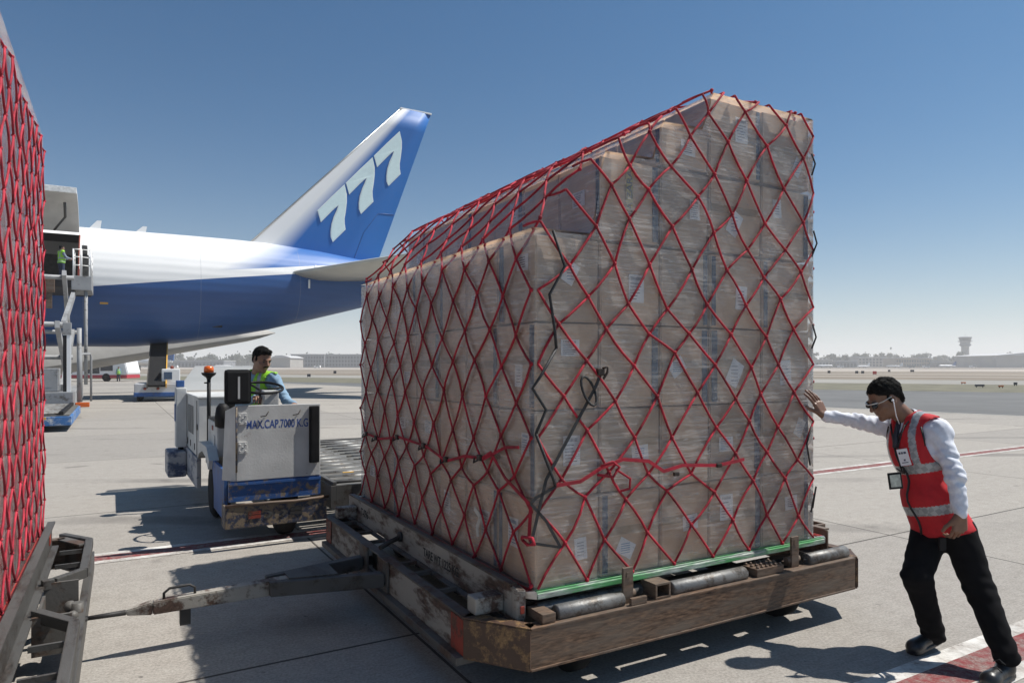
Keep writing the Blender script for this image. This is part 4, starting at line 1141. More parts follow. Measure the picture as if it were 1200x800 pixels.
# ------------------------------------------------------------------ high loader at the cargo door
def highloader():
    r = empty('high_loader', (-11.4, 17.8, 0), rad(30), 'grey high loader with raised platform and blue front deck at the open door', 'cargo loader')
    gry = worn('loader_grey', (.33,.335,.34), (.10,.09,.08), .2, 4); blu = worn('loader_blue', (.045,.16,.40), (.40,.42,.44), .3, 5)
    k = MB(); k.box((-3.4,0,.16),(0,5.4,.40), .02); k.build('front_deck', blu, r)
    k = MB(); k.box((-3.35,.05,.402),(-.05,5.35,.43)); 
    k.build('deck_plate', MT['alu_dull'], r)
    for i in range(17):
        k = MB(); k.tube([(-3.2,.25+.3*i,.46),(-.2,.25+.3*i,.46)], .04, 8); k.build('deck_roller', MT['roller'], r)
    k = MB(); k.box((-.28,.1,.432),(-.18,5.2,.52), .01); k.build('deck_guide', MT['black'], r)
    k = MB(); k.box((-1.1,-.012,.33),(-.55,-.001,.39)); k.build('yellow_strip', MT['yellow'], r)
    text_obj('fleet_number', '8406', .19, frame_M((-1.95,-.006,.20), (1,0,0), (0,0,1)), MT['paper'], r, .003, .004)
    k = MB(); k.box((-3.4,5.6,.35),(-.2,13.5,.85), .03); k.build('chassis', gry, r)
    for (x, y) in ((-.45,7),(-.45,12),(-3.2,7),(-3.2,12)):
        k = MB(); M = Matrix.Translation(Vector((x, y, .42))) @ Matrix.Rotation(rad(90), 4, 'Y') @ Matrix.Translation(Vector((0,0,-.1)))
        k.lathe([(.15,0),(.38,0),(.42,.05),(.42,.22),(.38,.27),(.15,.27)], n=22, M=M); w_ = k.build('wheel', MT['rubber'], r)
        k = MB(); k.lathe([(.04,.02),(.14,.02),(.14,.25),(.04,.25)], n=14, M=M); k.build('rim', gry, w_)
    k = MB(); k.box((-1.55,5.65,.86),(-.62,6.7,1.62), .03); k.box((-1.40,5.643,1.0),(-.8,5.649,1.5)); k.build('engine_box', gry, r)
    k = MB(); k.box((-3.3,5.65,.86),(-1.62,6.4,1.15), .02); k.build('control_box', gry, r)
    k = MB(); k.box((-.50,5.75,.55),(-.28,5.95,3.05), .01); ms = k.build('mast', fus_white, r)
    k = MB(); k.box((-.50,5.742,.6),(-.40,5.749,2.7)); k.build('mast_slot', MT['black'], ms)
    k = MB(); k.box((-.51,5.73,2.72),(-.27,5.96,3.12),.01); k.build('mast_head', gry, ms)
    k = MB(); k.tube([(-.05,5.8,.5),(-.05,5.8,2.95)], .07, 8); k.build('guide_post', gry, r)
    k = MB(); k.tube([(.0,6.0,.5),(.0,6.0,2.0),(.02,6.05,2.1),(.25,6.3,2.1),(.27,6.35,2.0),(.27,6.35,.5)], .035, 8); k.build('hand_loop', gry, r)
    k = MB(); k.box((-.15,5.35,.35),(.25,5.62,.5), .02); k.build('corner_lamp', MT['orange'], r)
    # scissor arms
    for x in (-.55, -3.0):
        k = MB(); k.bar((x,6.6,.95),(x,12.8,3.1), .14, .26); k.build('scissor_arm', gry, r)
        k = MB(); k.bar((x-.16,12.8,.95),(x-.16,6.6,3.1), .14, .26); k.build('scissor_arm', gry, r)
        k = MB(); k.bar((x,6.9,3.1),(x,15.6,5.25), .14, .26); k.build('scissor_arm', gry, r)
        k = MB(); k.bar((x-.16,13.2,3.1),(x-.16,10.2,5.25), .14, .26); k.build('scissor_arm', gry, r)
    for (y, z) in ((9.7,2.02),(6.7,3.1),(12.9,3.1),(10.5,5.1)):
        k = MB(); k.tube([(-3.25,y,z),(-.4,y,z)], .09, 10); k.build('cross_tube', gry, r)
    k = MB(); k.box((-3.4,13.4,5.0),(0,17.6,5.44), .03); k.build('platform', MT['frame_dark'], r)
    k = MB(); k.box((-3.2,13.5,5.442),(-.3,17.4,5.47)); k.build('platform_deck', MT['alu_dull'], r)
    k = MB(); k.box((-.62,13.2,4.9),(.12,15.6,5.5), .02); cg = k.build('operator_step', gry, r)
    for (x, y) in ((-.55,13.25),(-.25,13.25),(.08,13.25),(.08,14.4),(.08,15.5),(-.55,14.4)):
        k = MB(); k.tube([(x,y,5.5),(x,y,6.62)], .03, 6); k.build('rail_post', fus_white, r)
    for z in (5.95, 6.3, 6.62):
        k = MB(); k.tube([(-.55,14.4,z),(-.55,13.25,z),(.08,13.25,z),(.08,15.5,z)], .034, 6); k.build('guard_rail', fus_white, r)
    k = MB(); k.box((-.30,13.5,5.51),(-.0,13.8,6.45), .03); k.box((-.25,13.48,6.46),(-.05,13.75,6.85),.03); k.build('control_stand', MT['frame_grey'], r)
    k = MB(); k.tube([(-.1,13.4,.9),(-.1,13.4,4.9)], .07, 8); k.build('ladder_post', gry, r)
    k = MB(); k.box((-3.4,13.15,4.75),(-1.2,13.38,5.3),.02); k.box((-2.2,13.2,4.3),(-1.7,13.5,4.75)); k.box((-1.5,13.2,4.1),(-1.3,13.5,4.75)); k.build('hydraulic_block', MT['beam'], r)
highloader()

def beltloader():
    r = empty('belt_loader', (-17.75, 32.3, 0), rad(26), 'small white and blue belt loader under the aircraft belly', 'belt loader')
    k = MB(); k.box((0,0,.32),(2.0,3.4,.86), .05); k.build('body', worn('bl_white', (.55,.56,.58), (.2,.15,.1), .15, 4), r)
    k = MB(); k.box((-.02,-.02,.24),(2.02,3.42,.44), .03); k.build('blue_skirt', MT['cab_blue2'], r)
    k = MB(); k.box((1.15,.1,.87),(1.95,1.1,1.55), .04); cb = k.build('cab_box', fus_white, r)
    k = MB(); k.box((1.25,.085,1.05),(1.6,.098,1.4)); k.build('print', MT['band_blue'], cb)
    k = MB(); k.ball((1.6,.4,1.62), .09); k.build('warning_lamp', MT['red_paint'], cb)
    for x in (.45,1.0):
        k = MB(); k.lathe([(.01,0),(.07,0),(.07,.02),(.01,.02)], n=12, M=Matrix.Translation(Vector((x,-.035,.62))) @ Matrix.Rotation(rad(-90),4,'X')); k.build('tail_lamp', MT['red_paint'], r)
    for (x, y) in ((.2,.6),(1.8,.6),(.2,2.8),(1.8,2.8)):
        k = MB(); M = Matrix.Translation(Vector((x-.1, y, .26))) @ Matrix.Rotation(rad(90), 4, 'Y')
        k.lathe([(.1,0),(.23,0),(.26,.04),(.26,.16),(.23,.2),(.1,.2)], n=18, M=M); w_ = k.build('wheel', MT['rubber'], r)
        k = MB(); k.lathe([(.03,.01),(.09,.01),(.09,.19),(.03,.19)], n=12, M=M); k.build('rim', MT['frame_grey'], w_)
    a, b_ = Vector((.95,-.3,.75)), Vector((.95,5.2,2.95))
    k = MB(); k.bar(a, b_, .74, .10)
    d = (b_-a).normalized(); up = Vector((0,-d.z,d.y))
    cv = k.build('conveyor', MT['rubber'], r)
    k = MB()
    for i in range(14): 
        c = a.lerp(b_, (i+.5)/14)-up*.06; k.bar(c-Vector((.33,0,0)), c+Vector((.33,0,0)), .05, .05)
    k.build('underside_slats', MT['frame_grey'], cv)
    for x in (.55, 1.35):
        k = MB(); k.bar(Vector((x,a.y,a.z)), Vector((x,b_.y,b_.z)), .05, .22); k.build('conveyor_rail', MT['frame_grey'] if x < 1 else MT['yellow'], cv)
    k = MB(); k.bar((.6,1.8,.86),(.6,3.6,2.2), .07, .07); k.bar((1.3,1.8,.86),(1.3,3.6,2.2), .07, .07); k.build('lift_arm', MT['frame_grey'], r)
beltloader()

def bus():
    r = empty('apron_bus', (-55.5, 74, 0), rad(2), 'long low white apron bus with a red stripe behind the aircraft', 'bus')
    k = MB(); k.prism([(0,.45),(13.5,.45),(13.9,.9),(13.4,2.95),(.6,2.95),(-.2,.9)], 0, 2.8, Matrix(((1,0,0,0),(0,0,1,0),(0,1,0,0),(0,0,0,1))), .08); k.build('body', fus_white, r)
    k = MB(); k.box((-.1,-.02,.35),(13.8,2.82,.72), .02); k.build('red_stripe', mat('bus_red', (.42,.03,.05), .5), r)
    for i, (a, b_) in enumerate(((4.6,6.3),(6.4,8.0),(8.1,9.3),(9.4,10.9),(11.0,12.3))):
        k = MB(); k.box((a,-.03,.85 if i in (1,3) else 1.15),(b_,-.005,2.25)); k.build('window' if i not in (1,3) else 'door', mat('bus_glass', (.03,.035,.045), .15), r)
    for x in (2.2, 11.6):
        k = MB(); k.lathe([(.1,0),(.42,0),(.45,.05),(.45,.25),(.1,.3)], n=18, M=Matrix.Translation(Vector((x,-.03,.45))) @ Matrix.Rotation(rad(-90),4,'X')); k.build('wheel', MT['rubber'], r)
bus()

# ------------------------------------------------------------------ distance: tower, halls, parked planes, trees
def slab_building(name, px0, px1, ztop, d, depth, label, wall, nwin=0, roof=None, base=0, storeys=1):
    x0, x1 = (px0-600)/CF*d, (px1-600)/CF*d
    r = empty(name, (x0, d, 0), 0, label, 'building')
    L = x1-x0
    k = MB(); k.box((0,0,0),(L,depth,ztop)); k.build('wall', wall, r)
    k = MB()
    if roof == 'gable': k.prism([(-1,ztop+.01),(L+1,ztop+.01),(L/2,ztop*1.22)], -1, depth+1, Matrix(((1,0,0,0),(0,0,1,0),(0,1,0,0),(0,0,0,1))))
    elif roof == 'arch': k.prism([(-1+(L+2)*(i/12), ztop+.01+ztop*.28*math.sin(math.pi*i/12)) for i in range(13)], -1, depth+1, Matrix(((1,0,0,0),(0,0,1,0),(0,1,0,0),(0,0,0,1))))
    else: k.box((-.5,-.5,ztop+.01),(L+.5,depth+.5,ztop+.7))
    k.build('roof', m_roof, r)
    if nwin:
        for s_ in range(storeys):
            for i in range(nwin):
                k = MB(); w_ = L/nwin; z0 = ztop*(.12+.86*s_/storeys); z1 = z0+ztop*.55/storeys
                k.box((i*w_+w_*.2,-.25,z0),(i*w_+w_*.8,-.02,z1)); k.build('window', m_glass, r)
    return r
m_roof = mat('far_roof', (.50,.50,.50), .7); m_glass = mat('far_glass', (.05,.06,.075), .3)
m_wA = mat('far_wall', (.36,.34,.31), .8, 0, .1, .1); m_wB = mat('far_wall_tan', (.36,.28,.20), .8, 0, .1, .1); m_wC = mat('far_wall_grey', (.22,.23,.25), .8, 0, .1, .1)
# right of the load
slab_building('terminal_block', 952, 975, 7, 640, 30, 'low pale hall nearest the load on the horizon', m_wA, 6)
slab_building('terminal_block', 976, 1004, 6, 650, 30, 'low dark grey hall on the horizon left of the crane mast', m_wC, 7)
slab_building('office_block', 1006, 1038, 11, 760, 30, 'pale blocky building behind the pushing man on the horizon', m_wA, 8, storeys=3)
slab_building('office_block', 1050, 1092, 9.5, 700, 24, 'long tan two storey building beside the control tower', m_wB, 14, storeys=2)
slab_building('terminal_block', 1096, 1160, 5.5, 690, 24, 'low grey sheds at the foot of the control tower', m_wC, 10)
slab_building('hangar', 1168, 1230, 11, 620, 60, 'pale hangar with shallow roof at the right edge', m_wA, 0, 'gable')
# left of the load
slab_building('terminal_block', 196, 262, 6.5, 700, 30, 'long low grey terminal wing left of the driver', m_wC, 16)
slab_building('hangar', 318, 340, 9, 640, 40, 'small white hall right behind the driver', m_wA, 0, 'arch')
slab_building('terminal_block', 341, 380, 13, 700, 40, 'large grey glass hall right of the driver', m_wC, 12, storeys=3)
slab_building('terminal_block', 382, 432, 13, 705, 40, 'long grey hall disappearing behind the big load', m_wC, 14, storeys=3)

def tower():
    d = 800; x = (1131-600)/CF*d; sc = d/CF
    r = empty('control_tower', (x, d, 0), 0, 'grey concrete control tower with flared glass cab on the right horizon', 'tower')
    k = MB(); k.lathe([(4.4,0),(4.1,12),(4.0,24)], n=16, smooth=False); k.build('shaft', mat('tower_concrete', (.36,.33,.29), .8), r)
    k = MB(); k.lathe([(4.0,24.01),(6.0,25.5),(6.1,26.6),(5.2,26.8),(5.2,29.5),(7.4,29.8),(7.4,30.5)], n=16, smooth=False); k.build('gallery', m_wC, r)
    k = MB(); k.lathe([(5.4,30.51),(6.6,34.2)], n=12, smooth=False); k.build('glass_cab', m_glass, r)
    k = MB(); k.lathe([(7.0,34.21),(7.0,34.9),(4,35.6),(.4,35.8)], n=12, smooth=False); k.build('cab_roof', m_wC, r)
    k = MB(); k.tube([(0,0,35.8),(0,0,39)], .12, 6); k.tube([(2,0,35),(2,0,37.5)], .1, 6); k.build('mast', m_wC, r)
tower()

def small_plane(name, px, d, L, rot, label, tailc):
    r = empty(name, ((px-600)/CF*d, d, 0), rot, label, 'aircraft', 'small aircraft parked far off')
    k = MB(); M = Matrix.Translation(Vector((-L/2,0,L*.11))) @ Matrix.Rotation(rad(90),4,'Y')
    k.lathe([(.02*L*.1,0),(.035*L,.04*L),(.05*L,.12*L),(.05*L,.7*L),(.02*L,.98*L)], n=12, M=M); k.build('fuselage', fus_white, r)
    k = MB(); k.prism([(L*.28,L*.12),(L*.5,L*.12),(L*.52,L*.33),(L*.44,L*.33)], -.01*L, .01*L, Matrix(((1,0,0,0),(0,0,1,0),(0,1,0,0),(0,0,0,1)))); k.build('tail_fin', tailc, r)
    k = MB(); k.prism([(-.08*L,.05*L),(.08*L,.05*L),(.16*L,.5*L),(.10*L,.5*L)], L*.09, L*.1); k.prism([(-.08*L,-.05*L),(.08*L,-.05*L),(.16*L,-.5*L),(.10*L,-.5*L)][::-1], L*.09, L*.1); k.build('wing', fus_white, r)
    k = MB()
    for q in ((-.35*L,0),(.05*L,.07*L),(.05*L,-.07*L)): k.tube([(*q,0),(*q,L*.08)], .012*L, 6)
    k.build('landing_gear', MT['frame_dark'], r)
b_t = mat('tail_blue', (.03,.12,.35), .5)
small_plane('parked_aircraft', 1110, 520, 15, rad(10), 'small white plane parked below the control tower', b_t)
small_plane('parked_aircraft', 964, 560, 16, rad(170), 'white jet beside the low hall nearest the big load', fus_white)
small_plane('parked_aircraft', 1012, 570, 13, rad(20), 'white jet just left of the pushing man on the horizon', fus_white)
small_plane('parked_aircraft', 1048, 590, 13, rad(-15), 'white jet in front of the long tan building', fus_white)
small_plane('parked_aircraft', 155, 250, 30, rad(0), 'white airliner with blue fin glimpsed over the apron bus', b_t)
small_plane('parked_aircraft', 262, 560, 14, rad(12), 'white jet on the left horizon beyond the beacon', fus_white)
def van(px, d, c, label, L=4.6):
    r = empty('parked_van', ((px-600)/CF*d, d, 0), random.uniform(-.2,.2), label, 'van', 'vehicles parked far off')
    k = MB(); k.prism([(-L/2,.35),(L/2,.35),(L/2,1.2),(L*.42,2.0),(-L/2,2.0)], -1, 1, Matrix(((1,0,0,0),(0,0,1,0),(0,1,0,0),(0,0,0,1))), .06); k.build('body', c, r)
    k = MB(); k.box((-L*.2,-1.02,1.25),(L*.38,-1.0,1.75)); k.build('window', m_glass, r)
    k = MB()
    for x in (-L*.3, L*.3): k.lathe([(.05,0),(.36,0),(.36,.2),(.05,.2)], n=12, M=Matrix.Translation(Vector((x,-1.03,.36))) @ Matrix.Rotation(rad(-90),4,'X'))
    k.build('wheel', MT['rubber'], r)
for px, d, c, l in ((985,560,fus_white,'tiny white van left of the man on the horizon'),(1068,560,m_wC,'tiny grey van in front of the tan building'),(1140,540,fus_white,'tiny white van right of the tower foot'),
                    (1085,545,fus_white,'tiny white van left of the tower foot'),(205,520,fus_white,'tiny white van at the far left horizon'),(372,500,fus_white,'tiny white van on the horizon right of the driver')):
    van(px, d, c, l)
def sign(px, py, c, nm, label, w_=.6, h=.55):
    p = G(px, py); r = empty(nm, p, 0, label, 'airfield sign', 'signs and markers on the airfield')
    k = MB(); k.box((-w_/2,-.06,.1),(w_/2,.06,.1+h), .01); k.build('sign_board', c, r)
    k = MB(); k.tube([(-w_*.35,0,0),(-w_*.35,0,.1)], .03, 6); k.tube([(w_*.35,0,0),(w_*.35,0,.1)], .03, 6); k.build('leg', MT['frame_dark'], r)
dkm = mat('sign_dark', (.05,.055,.07), .6)
mo = mat('marker_orange', (.62,.16,.03), .6)
sign(971.5,437.5,dkm,'airfield_sign','dark airfield sign nearest the big load'); sign(1004,438,dkm,'airfield_sign','dark airfield sign, left of a pair by the red marker'); sign(1011,438,dkm,'airfield_sign','dark airfield sign, right of a pair by the red marker')
sign(1042,436,dkm,'airfield_sign','dark airfield sign above the pushing man'); sign(1069,436,dkm,'airfield_sign','dark airfield sign below the tan building', 1)
sign(1148,454,dkm,'airfield_sign','low dark airfield board between two orange markers', .7, .15); sign(1190,452,dkm,'airfield_sign','dark airfield sign at the right edge', .25, .2)
sign(1129,450,mo,'orange_marker','low orange marker below the control tower', .4, .1); sign(1173,454.5,mo,'orange_marker','low orange marker nearest the right edge', .35, .1)
sign(1025,439,mat('marker_red', (.6,.06,.05), .6),'red_marker','small red marker just above the pushing man', .7, .6)
sign(392.5,438,dkm,'airfield_sign','dark airfield sign left of the big load'); sign(362,442,dkm,'airfield_sign','small dark airfield sign between driver and big load', .5, .4)

# trees
def leaf_mat(name, c):
    m, nt, b = newmat(name); oi = nt.nodes.new('ShaderNodeObjectInfo')
    f = noise(nt, mapped(nt), .35, 3)
    col = ramp(nt, f, [(.35, tuple(x*.6 for x in c)), (.65, tuple(x*1.4 for x in c))])
    k = ramp(nt, oi.outputs['Random'], [(0,(.8,.85,.9)),(1,(1.2,1.1,.9))])
    nt.links.new(mixc(nt, 1., col, k, 'MULTIPLY'), b.inputs['Base Color']); b.inputs['Roughness'].default_value = .8; return m
lm = leaf_mat('leaves', (.055,.07,.038)); bm_ = mat('bark', (.10,.08,.06), .9)
def crown_mesh(seed, tall):
    rs = random.Random(seed); k = MB(); blobs = []
    for i in range(rs.randint(7,11)):
        a = rs.uniform(0, 6.28); rr = rs.uniform(0, 3.2)
        blobs.append((Vector((rr*math.cos(a), rr*math.sin(a), 5+rs.uniform(0, 5.5 if tall else 3.5))), rs.uniform(1.2,2.3)))
    for c, R in blobs:
        for _ in range(60):
            d = Vector((rs.gauss(0,1), rs.gauss(0,1), rs.gauss(0,.8))).normalized()*R*rs.uniform(.55,1.1)
            p = c+d; s_ = rs.uniform(.35,.8)
            u = Vector((rs.gauss(0,1), rs.gauss(0,1), rs.gauss(0,1))).normalized(); v = u.cross(d).normalized()
            k.quad(p-u*s_, p+v*s_*.7, p+u*s_, p-v*s_*.7)
    return k
protos = []
for i in range(5):
    k = crown_mesh(i+20, i % 2 == 0); 
    t = MB(); t.tube([(0,0,0),(.1,0,3),(-.1,.1,6.5)], .38, 7, r2=.14)
    t.tube([(0,0,3.2),(1.4,.3,5.6)], .15, 6, r2=.06); t.tube([(0,0,3.8),(-1.3,-.4,6.2)], .14, 6, r2=.05)
    me_c = bpy.data.meshes.new('crown'); k.bm.to_mesh(me_c); k.bm.free(); me_c.materials.append(lm)
    me_t = bpy.data.meshes.new('trunk'); t.bm.to_mesh(me_t); t.bm.free(); me_t.materials.append(bm_)
    protos.append((me_c, me_t))
rt = random.Random(3)
def tree(px, d, h, label, grp):
    r = empty('tree', ((px-600)/CF*d, d, 0), rt.uniform(0,6.28), label, 'tree', grp)
    me_c, me_t = rt.choice(protos); s_ = h/11
    r.scale = (s_*rt.uniform(1.0,1.5), s_*rt.uniform(1.0,1.5), s_)
    for nm, me in (('crown', me_c), ('trunk', me_t)):
        o = bpy.data.objects.new(nm, me); COL.objects.link(o); o.parent = r
for i in range(34): tree(186+i*7.6+rt.uniform(-3,3), rt.uniform(780,900), rt.uniform(9,15), 'hazy tree in the row on the left horizon', 'trees on the left horizon')
for i in range(40): tree(948+i*6.9+rt.uniform(-3,3), rt.uniform(780,900), rt.uniform(10,17), 'hazy tree in the row on the right horizon', 'trees on the right horizon')
# far wood that reads as one mass
k = MB(); rw = random.Random(11)
for side in ((-560,-180),(380,840)):
    for _ in range(5200):
        x = rw.uniform(*side); y = 960+rw.uniform(0,60); z = abs(rw.gauss(0,5.5))+.5
        s_ = rw.uniform(1.2,2.6); u = Vector((rw.gauss(0,1), rw.gauss(0,.4), rw.gauss(0,1))).normalized(); v = u.cross(Vector((rw.gauss(0,.4),1,0))).normalized()
        c = Vector((x, y, z)); k.quad(c-u*s_, c+v*s_*.7, c+u*s_, c-v*s_*.7)
tag(k.build('far_wood', lm), kind='stuff')

# haze
def haze():
    k = MB(); k.box((-1600,-40,-1.0),(1700,1500,45)); m = bpy.data.materials.new('haze'); m.use_nodes = True; nt = m.node_tree
    for n in list(nt.nodes): nt.nodes.remove(n)
    o = nt.nodes.new('ShaderNodeOutputMaterial'); v = nt.nodes.new('ShaderNodeVolumePrincipled')
    v.inputs['Color'].default_value = (1,1,1,1); v.inputs['Density'].default_value = HAZE; v.inputs['Anisotropy'].default_value = .2
    nt.links.new(v.outputs[0], o.inputs['Volume']); tag(k.build('haze', m), kind='stuff')
HAZE = .0005
haze()
# ------------------------------------------------------------------ people
def V(*a): return np.array(a, float)
def A3(v): return np.array([v[0], v[1], v[2]], float)
def nrm(v): v = np.array(v, float); return v/np.linalg.norm(v)
def capsule(p, a, b, ra, rb):
    a, b = A3(a), A3(b); ab = b-a; L2 = float(ab@ab)+1e-9
    t = np.clip(((p[0]-a[0])*ab[0]+(p[1]-a[1])*ab[1]+(p[2]-a[2])*ab[2])/L2, 0, 1)
    dx, dy, dz = p[0]-a[0]-ab[0]*t, p[1]-a[1]-ab[1]*t, p[2]-a[2]-ab[2]*t
    return np.sqrt(dx*dx+dy*dy+dz*dz) - (ra+(rb-ra)*t)
def ellip(p, c, R, r):
    """R rows = local axes"""
    c = A3(c); q = [sum((p[i]-c[i])*R[k][i] for i in range(3))/r[k] for k in range(3)]
    l = np.sqrt(q[0]**2+q[1]**2+q[2]**2)+1e-9
    g_ = np.sqrt((q[0]/r[0])**2+(q[1]/r[1])**2+(q[2]/r[2])**2)+1e-9
    return l*(l-1)/g_
def smin(a, b, k):
    h = np.clip(.5+.5*(b-a)/k, 0, 1); return b*(1-h)+a*h-k*h*(1-h)
def smax(a, b, k): return -smin(-a, -b, k)
def wob(p, f, ph=0.0):
    x, y, z = p
    return (np.sin(f*(x*1.0+z*.6)+ph+1.3*np.sin(f*.7*y))*np.sin(f*(z*.9-y*.5)+1.1*np.sin(f*.8*x+ph)))
def sdf_mesh(name, f, lo, hi, vox, mats, parent, matfn=None, **props):
    lo, hi = np.array(lo, float), np.array(hi, float)
    n = np.maximum(4, np.ceil((hi-lo)/vox).astype(int)+1)
    ax = [lo[i]+vox*np.arange(n[i]) for i in range(3)]
    X, Y, Z = np.meshgrid(*ax, indexing='ij')
    v = f((X, Y, Z)); ins = v < 0
    nx, ny, nz = v.shape
    acc = np.zeros((nx-1, ny-1, nz-1, 3)); cnt = np.zeros((nx-1, ny-1, nz-1))
    cor = [(a, b, c) for a in (0,1) for b in (0,1) for c in (0,1)]
    for a in cor:
        for d in range(3):
            if a[d]: continue
            b = list(a); b[d] = 1
            sa = tuple(slice(a[i], v.shape[i]-1+a[i]) for i in range(3)); sb = tuple(slice(b[i], v.shape[i]-1+b[i]) for i in range(3))
            va, vb = v[sa], v[sb]; m = (va < 0) != (vb < 0)
            t = np.where(m, va/np.where(m, va-vb, 1), 0)
            for i in range(3): acc[..., i] += np.where(m, a[i] + (t if i == d else 0), 0)
            cnt += m
    act = cnt > 0; idx = -np.ones(act.shape, int); idx[act] = np.arange(act.sum())
    ii = np.argwhere(act); vert = lo + (ii + acc[act]/cnt[act][:, None])*vox
    faces = []
    def quads(m, sl, flip):
        q = np.stack([idx[s][m] for s in sl], 1)
        faces.append(q[:, ::-1] if flip else q)
    for d in range(3):
        a = [slice(1, -1)]*3; a[d] = slice(0, -1); b = list(a); b[d] = slice(1, None)
        ia, ib = ins[tuple(a)], ins[tuple(b)]
        e, g_ = [(1,2),(2,0),(0,1)][d]
        def sh(de, dg):
            s = [None]*3; s[d] = slice(0, None)
            s[e] = slice(1+de, (0 if 1+de-1 else -0) or None) ; s[g_] = slice(1+dg, None)
            for q_, o_ in ((e, de), (g_, dg)):
                s[q_] = slice(1+o_, idx.shape[q_]+o_)
            return tuple(s)
        sl = [sh(-1,-1), sh(0,-1), sh(0,0), sh(-1,0)]
        quads(ia & ~ib, sl, False); quads(~ia & ib, sl, True)
    F = np.concatenate(faces)
    me = bpy.data.meshes.new(name); me.from_pydata(vert.tolist(), [], F.tolist()); me.update()
    if not isinstance(mats, (list, tuple)): mats = [mats]
    for m in mats: me.materials.append(m)
    me.polygons.foreach_set('use_smooth', [True]*len(F))
    if matfn is not None:
        c = vert[F].mean(1); me.polygons.foreach_set('material_index', matfn((c[:,0], c[:,1], c[:,2])).astype(int).tolist())
    o = bpy.data.objects.new(name, me); COL.objects.link(o)
    if parent is not None:
        me.transform(Matrix.Translation(-parent.location)); o.parent = parent
    return o
def join_into(o, others):
    """append the meshes of others to o (one body mesh)"""
    b = bmesh.new(); b.from_mesh(o.data)
    for q in others: b.from_mesh(q.data); bpy.data.objects.remove(q)
    b.to_mesh(o.data); b.free()
def bounds(pts, pad):
    a = np.array([A3(p) for p in pts]); return a.min(0)-pad, a.max(0)+pad
def proj(p, f, off=0.0, it=6):
    p = A3(p)
    for _ in range(it):
        e = 1e-3; v0 = float(f(tuple(np.array([c]) for c in p))[0])
        g_ = np.array([float(f(tuple(np.array([c+(e if i == k else 0)]) for i, c in enumerate(p)))[0])-v0 for k in range(3)])/e
        p = p - g_*(v0-off)/(g_@g_+1e-9)
    return Vector(p)

def hand_sdf(W, F, N, side, curl=(.25,.35,.3), sc=1.0, spread=.12, thumb_open=.7):
    """W wrist, F finger dir, N palm normal (out of the palm), side = thumb side"""
    F = nrm(F); N = nrm(N - F*(np.array(N)@F)); Tt = nrm(side - F*(np.array(side)@F) - N*(np.array(side)@N))
    W = A3(W); parts = []
    bases = [(.032,.086,.0085,(.043,.026,.022)),(.011,.092,.0088,(.048,.030,.023)),(-.010,.088,.0083,(.044,.028,.022)),(-.029,.078,.0074,(.034,.021,.019))]
    for i, (t, f, r, ls) in enumerate(bases):
        a = W + F*.012*sc + Tt*t*.6*sc; b = W + F*f*sc + Tt*t*sc
        parts.append((a, b, .0155*sc, .0125*sc, .012))
        ang = 0; dirx = nrm(F + Tt*spread*(t/.03)); q = b
        for j, l in enumerate(ls):
            ang += curl[j]*(1+.12*i)
            d = dirx*math.cos(ang) + N*math.sin(ang)
            q2 = q + d*l*sc; parts.append((q, q2, r*sc*(1-.07*j), r*sc*(.93-.07*j), .003)); q = q2
    a = W + F*.02*sc + Tt*.022*sc; b = W + F*.052*sc + Tt*.045*sc + N*.010*sc
    d1 = nrm(F*.75 + Tt*thumb_open + N*.3); c = b + d1*.034*sc; d2 = nrm(F*.95 + Tt*thumb_open*.45 + N*.35); e = c + d2*.027*sc
    parts += [(a, b, .017*sc, .0125*sc, .012), (b, c, .0115*sc, .0100*sc, .005), (c, e, .0100*sc, .0085*sc, .004)]
    def f(p):
        r = None
        for (a, b, ra, rb, k) in parts:
            c = capsule(p, a, b, ra, rb); r = c if r is None else smin(r, c, k)
        return r
    pts = [q for pr in parts for q in pr[:2]]
    return f, pts

